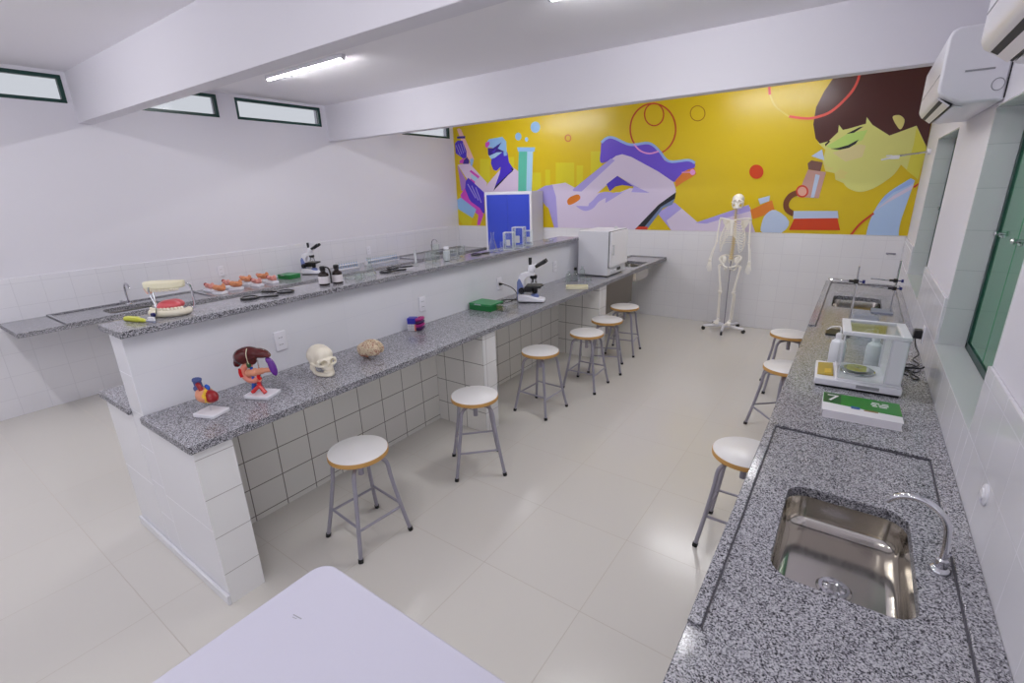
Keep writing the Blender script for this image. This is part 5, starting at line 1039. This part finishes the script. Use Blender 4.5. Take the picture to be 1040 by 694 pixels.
for i, (lab, x, y, rz, k, mt) in enumerate((
    ('embryo model with a dark red tip, nearest the camera in the group', -5.97, 2.42, 10, 1.0, 'embryo2'),
    ('large orange embryo model second from the near end, at the counter edge', -5.70, 2.40, 30, 1.15, 'embryo'),
    ('embryo model behind the large orange one, close to the wall', -6.02, 2.63, 0, 1.0, 'embryo2'),
    ('orange embryo model in the middle of the front row', -5.78, 2.62, 40, 1.15, 'embryo'),
    ('orange embryo model in the middle of the back row', -6.02, 2.86, 25, 1.15, 'embryo'),
    ('pinkish embryo model past the middle of the front row', -5.78, 2.86, 15, 1.0, 'embryo2'),
    ('orange embryo model at the far end of the back row', -6.02, 3.07, 35, 1.15, 'embryo'),
    ('pinkish embryo model at the far end of the front row', -5.80, 3.06, 10, 1.0, 'embryo2'))):
    embryo(lab, x, y, rz, k, mt)

# test tube racks
def rack(label, x, y, n, rz):
    t = thing('test_tube_rack', label, 'tube rack', (x, y, .8805), R(rz))
    L_ = n*.04
    obj('base', B().ext((-.04,0,0), (.04,L_,.012)), M['white'], t, bevel=.002)
    obj('shelf', B().ext((-.04,0,.06), (.04,L_,.068)), M['white'], t, bevel=.002)
    for y0 in (0, L_-.006): obj('side', B().ext((-.04,y0,.012), (.04,y0+.006,.068)), M['white'], t)
    for k in range(n):
        q = thing('test_tube', label.split(' rack')[0]+' rack: its tube %s' % (('nearest the camera' if k == 0 else 'at the far end' if k == n-1 else 'in the middle row')), 'test tube', (x-(k*.04+.02)*sin(R(rz)), y+(k*.04+.02)*cos(R(rz)), .8935), 0, label+' tubes')
        obj('glass', B().lathe([(0,0),(.006,.001),(.0085,.006),(.0085,.1),(.01,.102)], n=12), M['glass'], q)
        obj('liquid', B().lathe([(0,.002),(.0068,.006),(.0068,.07),(0,.07)], n=10), M['rackblue'], q)
        if k > 0 and k < n-1: q['label'] = label.split(' rack')[0]+' rack: a middle tube with pale blue content'
rack('white nearer tube rack on the window side counter', -5.87, 4.02, 9, -4)
rack('white longer tube rack on the window side counter', -5.88, 4.55, 16, 3)

# ------------------------------------------------------------------ skeleton
t = thing('skeleton_model', 'life size human skeleton hanging on a rolling stand at the far wall', 'skeleton', (-1.29, 6.66, 0), R(-4))
bw = M['bonew']
cb, jb = skull_parts(1.0)
RM = Matrix.Translation((.02,-.02,1.585)) @ Matrix.Rotation(R(-90+10), 4, 'Z')
cb.xf(RM); jb.xf(RM)
obj('skull', cb, bw, t, sharp=60); obj('jaw', jb, bw, t, sharp=60)
b = B()
for i in range(24):
    z = .965+i*.0262; y = .03+.02*sin((i-4)/24*2*pi); r = .021-.0004*i
    b.lathe([(0,-.0115),(r,-.0115),(r*.84,0),(r,.0115),(0,.0115)], (0,y,z), 10)
    b.box((0,y+.03,z-.006), (.006,.03,.008)).box((0,y+.012,z), (.055,.008,.007))
obj('spine', b, pm('spine_bone', (226,206,160), .5), t)
b = B()
for i in range(11):
    z = 1.44-i*.028; w_ = .075+.075*sin((i+1.2)/12*pi*.72); dz = .055+.006*i
    for s in (-1, 1):
        e = (s*.018,-.095,1.42-i*.02) if i < 8 else (s*(.05+.02*(i-8)),-.075,1.25-(i-8)*.045)
        b.tube(cat([(s*.02,.045,z),(s*w_*.72,.05,z-.006),(s*w_,.0,z-dz*.5),(s*w_*.8,-.07,z-dz*.9),e], 4), .0046, 6)
obj('rib_cage', b, bw, t)
obj('sternum', B().box((0,-.098,1.345), (.03,.01,.17)).box((0,-.096,1.435), (.05,.012,.035)), bw, t, bevel=.004)
for s in (-1, 1):
    obj('collarbone', B().tube(cat([(s*.02,-.095,1.45),(s*.08,-.075,1.462),(s*.13,-.03,1.468),(s*.175,-.005,1.47)], 4), .007, 8), bw, t)
    q = B().add([(s*.06,.075,1.44),(s*.165,.055,1.455),(s*.15,.06,1.40),(s*.085,.085,1.30),(s*.06,.085,1.075+.3),(s*.06,.083,1.434),(s*.165,.063,1.449),(s*.15,.068,1.394),(s*.085,.093,1.294),(s*.06,.093,1.369)], [(0,1,2,3,4),(9,8,7,6,5),(0,5,6,1),(1,6,7,2),(2,7,8,3),(3,8,9,4),(4,9,5,0)])
    obj('shoulder_blade', q.ell((s*.172,.03,1.455), (.02,.028,.014)), bw, t)
    hx, hz = s*.195, 1.165
    obj('upper_arm_bone', B().tube(cat([(s*.178,.012,1.445),(s*.182,.012,1.40),(hx*.98,.01,1.28),(hx,.01,hz)], 4), [.019]+[.0125]*2+[.0095]*8+[.012,.016], 9), bw, t)
    wx, wy, wz = s*(.245 if s < 0 else .235), -.03, .945
    for d in (-.009, .009): obj('forearm_bone', B().tube(cat([(hx,.008+d,hz-.008),((hx+wx)/2+s*.004+d*.4,-.01+d*1.6,(hz+wz)/2),(wx+d*.8,wy+d,wz)], 4), [.012]+[.0062]*7+[.0095], 7), bw, t)
    h = B().ell((wx,wy,wz-.016), (.022,.012,.018))
    for f in range(5):
        fx = (f-2)*.0115; ln = (.045,.082,.088,.082,.07)[f] if s < 0 else (.07,.082,.088,.082,.045)[f]
        h.tube([(wx+fx*.6,wy,wz-.03),(wx+fx,wy-.004,wz-.075),(wx+fx*1.25,wy-.01,wz-.075-ln*.5),(wx+fx*1.3,wy-.006,wz-.075-ln)], [.0055,.0048,.0045,.0032], 6)
    obj('hand_bones', h, bw, t)
    # pelvis half
    p_ = B().tube(cat([(s*.02,.045,.985),(s*.07,.05,1.0),(s*.118,.02,.985),(s*.128,-.035,.955)], 4), .012, 8)
    p_.tube(cat([(s*.128,-.035,.955),(s*.105,-.03,.915),(s*.085,-.015,.885),(s*.045,-.055,.865),(s*.006,-.07,.862)], 4), .0125, 8)
    p_.tube(cat([(s*.085,-.01,.885),(s*.075,.01,.845),(s*.05,-.01,.815),(s*.02,-.055,.845)], 4), .0115, 8)
    p_.ell((s*.085,.012,.945), (.042,.014,.05), Matrix.Rotation(s*R(24),4,'Z'))
    obj('pelvis_half', p_.remesh(.006, 2), bw, t, sharp=70)
    kx, kz = s*.085, .52
    obj('thigh_bone', B().ell((s*.088,-.006,.882), .022).tube(cat([(s*.092,-.004,.878),(s*.128,.0,.865),(s*.122,-.004,.80),(s*.10,-.008,.66),(kx,-.002,kz+.03),(kx,0,kz+.012)], 4), [.013]*4+[.017]*3+[.0125]*8+[.016]*3+[.022,.026,.024], 10), bw, t)
    obj('kneecap', B().ell((kx,-.035,kz+.01), (.018,.01,.02)), bw, t)
    ax_, az = s*.075, .165
    obj('shin_bone', B().tube(cat([(kx,.002,kz-.006),(kx,.0,kz-.05),(s*.08,.004,.32),(ax_,.006,az)], 4), [.027,.022,.018]+[.0115]*7+[.014,.016,.015], 9), bw, t)
    obj('calf_bone', B().tube([(kx+s*.017,.014,kz-.014),(s*.1,.018,.32),(ax_+s*.02,.015,az-.008)], [.008,.0055,.009], 7), bw, t)
    ft = B().ell((ax_,.03,az-.035), (.018,.032,.018)).ell((ax_,-.01,az-.018), (.02,.028,.015))
    for f in range(5):
        fx = (f-2)*.014
        ft.tube([(ax_+fx*.5,-.03,az-.025),(ax_+fx,-.085,az-.045),(ax_+fx*1.2,-.13-.012*(s*(2-f) > 0),az-.052)], [.0075,.006,.0045], 6)
    obj('foot_bones', ft, bw, t)
obj('sacrum', B().ell((0,.045,.94), (.04,.016,.055)).ell((0,.05,.875), (.014,.01,.022)), bw, t)
st = obj('stand_pole', B().cyl((0,.03,.06), (0,.03,.93), .008, n=12).tube([(0,.03,.91),(0,.075,.97),(0,.10,1.3)], .006, 8), M['legp'], t)
lg = B().cyl((0,.03,.045), (0,.03,.09), .03)
obj('stand_hub', lg, M['white'], t)
for k in range(5):
    a = 2*pi*k/5+R(64); x, y = .26*cos(a), .03+.26*sin(a)
    l = obj('stand_leg', B().tube([(.02*cos(a),.03+.02*sin(a),.068),(x,y,.058)], [.021,.015], 8), M['white'], t)
    obj('caster', B().cyl((x-.012*sin(a),y+.012*cos(a),.024), (x+.012*sin(a),y-.012*cos(a),.024), .024, n=14).cyl((x,y,.02), (x,y,.052), .008, n=8), M['rubber'], l)

# ------------------------------------------------------------------ right worktop items
t = thing('analytical_balance', 'white weighing balance with a glass draught shield on the right worktop', 'balance', (-.075, 2.965, .8107), R(3))
b = B().prism([(0,.0),(.385,.0),(.385,.315),(0,.315)], .012, .05)
obj('base', b.ext((.095,.006,.05), (.38,.309,.062)), M['white'], t, bevel=.008, seg=3)
obj('foot_strip', B().ext((.008,.008,0), (.377,.307,.0125)), M['black'], t)
obj('display_panel', B().box((.048,.16,.053), (.075,.21,.012), Matrix.Rotation(R(-6),4,'Y')), M['lcd'], t, bevel=.003)
obj('display_button', B().box((.06,.11,.061), (.032,.07,.004), Matrix.Rotation(R(-6),4,'Y')), M['lcd2'], t)
obj('rating_plate', B().ext((.19,-.0012,.022), (.29,.0,.04)), M['slot'], t)
x0, x1, y0, y1, z0, z1 = .10, .375, .012, .303, .062, .325
for a, c in ((x0,y0),(x0,y1-.006),(x1-.075,y0),(x1-.075,y1-.006)): obj('shield_post', B().ext((a,c,z0), (a+.006,c+.006,z1-.02)), M['whitem'], t)
b = B()
for lo, hi in (((x0-.008,y0-.006,z1-.02),(x0+.03,y1+.006,z1)), ((x1-.035,y0-.006,z1-.02),(x1+.004,y1+.006,z1)), ((x0+.03,y0-.006,z1-.02),(x1-.035,y0+.018,z1)), ((x0+.03,y1-.018,z1-.02),(x1-.035,y1+.006,z1))): b.ext(lo, hi)
obj('top_frame', b, M['white'], t, bevel=.003)
obj('top_glass', B().ext((x0+.03,y0+.018,z1-.012), (x1-.035,y1-.018,z1-.008)), M['glass'], t)
for nm, lo, hi in (('front_glass', (x0,y0+.007,z0), (x0+.003,y1-.007,z1-.021)), ('side_glass', (x0+.007,y0,z0), (x1-.076,y0+.003,z1-.021)), ('side_glass', (x0+.007,y1-.003,z0), (x1-.076,y1,z1-.021))): obj(nm, B().ext(lo, hi), M['glass'], t)
obj('rear_housing', B().ext((x1-.068,y0,z0), (x1,y1,z1-.021)), M['white'], t, bevel=.006)
obj('weighing_pan', B().lathe([(0,.0),(.02,0),(.02,.01),(.062,.014),(.064,.018),(.06,.018),(0,.016)], (.195,.157,z0+.004), 30).tube([(.195+.08*cos(a), .157+.08*sin(a), z0+.008) for a in [2*pi*k/32 for k in range(32)]], .004, 6, closed=True), M['chrome'], t)

def wash(label, x, y):
    t = thing('wash_bottle', label, 'bottle', (x, y, .8107))
    obj('body', B().lathe([(0,0),(.038,0),(.042,.006),(.042,.12),(.036,.145),(.02,.158),(.018,.17),(0,.17)]), M['bottlew'], t)
    obj('cap', B().lathe([(.021,.168),(.021,.19),(.012,.198),(0,.198)]), M['white'], t)
    obj('nozzle', B().tube(cat([(0,0,.195),(0,0,.22),(-.01,.004,.235),(-.05,.01,.225),(-.07,.014,.205)], 4), .0035, 8), M['white'], t)
wash('white wash bottle left of the balance, behind its glass corner', .005, 3.42)
wash('white wash bottle seen through the glass of the balance', .185, 3.45)

# retort stands with clamps
def stand(label, x, y, h, rz, mat_base):
    t = thing('retort_stand', label, 'stand', (x, y, .8107), R(rz))
    obj('base', B().ext((-.13,-.08,.0), (.02,.08,.014)), mat_base, t, bevel=.003)
    obj('rod', B().cyl((0,0,.014), (0,0,h), .0062, n=12), M['chrome'], t)
    return t
def clamp(label, x, y, z, rz):
    t = thing('clamp', label, 'clamp', (x, y, z), R(rz))
    obj('boss', B().box((-.002,0,0), (.03,.026,.03)).box((-.03,0,0), (.03,.012,.018)), M['black'], t, bevel=.003)
    obj('thumb_screw', B().cyl((.014,0,0), (.034,0,0), .004, n=8).cyl((.034,0,0), (.05,0,0), .013, n=12), M['screwblue'], t)
    obj('jaw', B().tube([(-.04,0,0),(-.075,.0,.0)], .006, 8).tube(cat([(-.07,0,0),(-.1,.016,.002),(-.15,.012,.004),(-.17,.004,.004)], 4), .0036, 6).tube(cat([(-.07,0,0),(-.1,-.016,.002),(-.15,-.012,.004),(-.17,-.004,.004)], 4), .0036, 6), M['chrome'], t)
stand('steel retort stand on a black base, left of the two on the right worktop', .045, 4.14, .50, 0, M['black'])
stand('steel retort stand on a grey base, near the right wall', .32, 5.02, .44, 0, M['bgrey'])
clamp('black clamp gripping the left retort stand, arm towards the aisle', .042, 4.14, 1.206, 0)
clamp('upper black clamp on the retort stand near the right wall', .315, 5.02, 1.085, 0)
clamp('lower black clamp on the retort stand near the right wall', .315, 5.02, 1.02, 12)
tag(obj('grey_box', B().ext((.065,4.40,.8107), (.235,4.74,.83)).ext((.07,4.405,.83), (.23,4.735,.836)), M['bgrey'], bevel=.004), 'flat grey blue box on the right worktop behind the balance', 'box')

# green book
t = thing('book', 'green and white workbook lying before the balance on the right worktop', 'book', (-.012, 2.555, .8107), R(2))
obj('pages', B().ext((.003,.003,.002), (.305,.232,.038)), M['paper'], t)
cv = obj('cover', B().ext((0,0,0), (.31,.235,.002)).ext((0,0,.0382), (.31,.235,.040)).ext((-.001,0,.002), (.0,.235,.0382)), M['paper'], t)
gz = .0402
obj('green_panel', B().prism([(0,.10),(.08,.092),(.16,.085),(.24,.078),(.31,.075),(.31,.235),(0,.235)], gz, gz+.0003), M['bookg'], cv)
obj('dark_square', B().prism(rect(.004,.105,.075,.232), gz+.0003, gz+.0006), M['bookdg'], cv)
pics = B().m(0).prism(rect(.115,.07,.15,.1), gz+.0004, gz+.0007).m(1).prism(rect(.165,.066,.22,.082), gz+.0004, gz+.0007)
obj('cover_pictures', pics, [M['bookblue'], M['bookbrown']], cv)
wr = B()
for y_, x_, w_ in ((.185,.2,.03),(.185,.24,.025),(.165,.195,.022),(.165,.225,.04),(.145,.2,.02),(.145,.228,.03)): wr.prism(rect(x_, y_, x_+w_, y_+.011), gz+.0004, gz+.0007)
obj('cover_lines', wr, M['paper'], cv)
fc = bpy.data.curves.new('digit', 'FONT'); fc.body = '7'; fc.size = .11; fc.extrude = .0002; fc.align_x = 'CENTER'; fc.align_y = 'CENTER'
fo = bpy.data.objects.new('digit', fc); COL.objects.link(fo); bpy.context.view_layer.update()
fm = bpy.data.meshes.new_from_object(fo.evaluated_get(bpy.context.evaluated_depsgraph_get()))
bpy.data.objects.remove(fo); bpy.data.curves.remove(fc)
fm.materials.clear(); fo = obj('printed_digit', fm, M['paper'], cv); fo.location = (.04, .165, gz+.0009)

# power adapter and its tangled cable
t = thing('power_adapter', 'black power adapter plugged in low on the right wall beside the balance', 'adapter', (XR-.014, 3.93, .93))
obj('body', B().ext((-.05,-.032,-.028), (-.006,.032,.028)), M['black'], t, bevel=.006)
obj('wall_plate', B().ext((-.006,-.04,-.055), (0,.04,.055)), M['white'], t, bevel=.003)
cb_ = cat([(XR-.05,3.91,.90),(XR-.045,3.86,.862),(XR-.03,3.78,.835),(XR-.06,3.70,.822),(XR-.035,3.62,.818),(XR-.07,3.55,.816),(XR-.10,3.50,.816),(XR-.06,3.46,.816),(XR-.035,3.52,.82),(XR-.08,3.58,.824),(XR-.12,3.53,.82),
    (XR-.08,3.42,.816),(XR-.05,3.36,.816),(XR-.075,3.33,.816),(XR-.09,3.40,.822),(XR-.06,3.50,.826),(XR-.10,3.46,.83),(XR-.14,3.44,.818),(XR-.10,3.38,.816)], 6)
off = V((XR-.014, 3.93, .93))
obj('cable', B().tube([p-off for p in cb_], .0036, 7), M['black'], t)
cb2 = cat([(XR-.135,3.49,.822),(XR-.09,3.485,.832),(XR-.04,3.50,.83),(XR-.022,3.50,.845)], 5)
obj('cable_tie', B().tube([p-off for p in cb2], .0045, 7), M['black'], t)

# wall arm and hook
t = thing('window_stay', 'white folding arm reaching out from the right wall before the mural', 'bracket', (XR, 6.42, 2.125))
obj('mount', B().cyl((-.03,0,0), (0,0,0), .028, n=18), M['white'], t, bevel=.003)
obj('arm', B().tube([(-.02,0,0),(-.30,.0,-.03)], .0085, 8), M['chrome'], t)
obj('head', B().tube([(-.28,0,-.035),(-.38,0,-.055)], [.012,.008], 8).box((-.27,0,-.035), (.07,.02,.035)).box((-.32,0,-.02), (.05,.016,.014)), M['whitem'], t, bevel=.003)
t = thing('wall_hook', 'small grey double hook on the far wall tiles under the mural', 'hook', (.34, YF-.014, 1.065))
obj('plate', B().ext((-.045,-.008,-.006), (.045,0,.012)), M['legp'], t, bevel=.002)
for x in (-.03, .03): obj('peg', B().tube(cat([(x,-.006,0),(x,-.03,-.006),(x,-.036,.01)], 4), .004, 6), M['legp'], t)
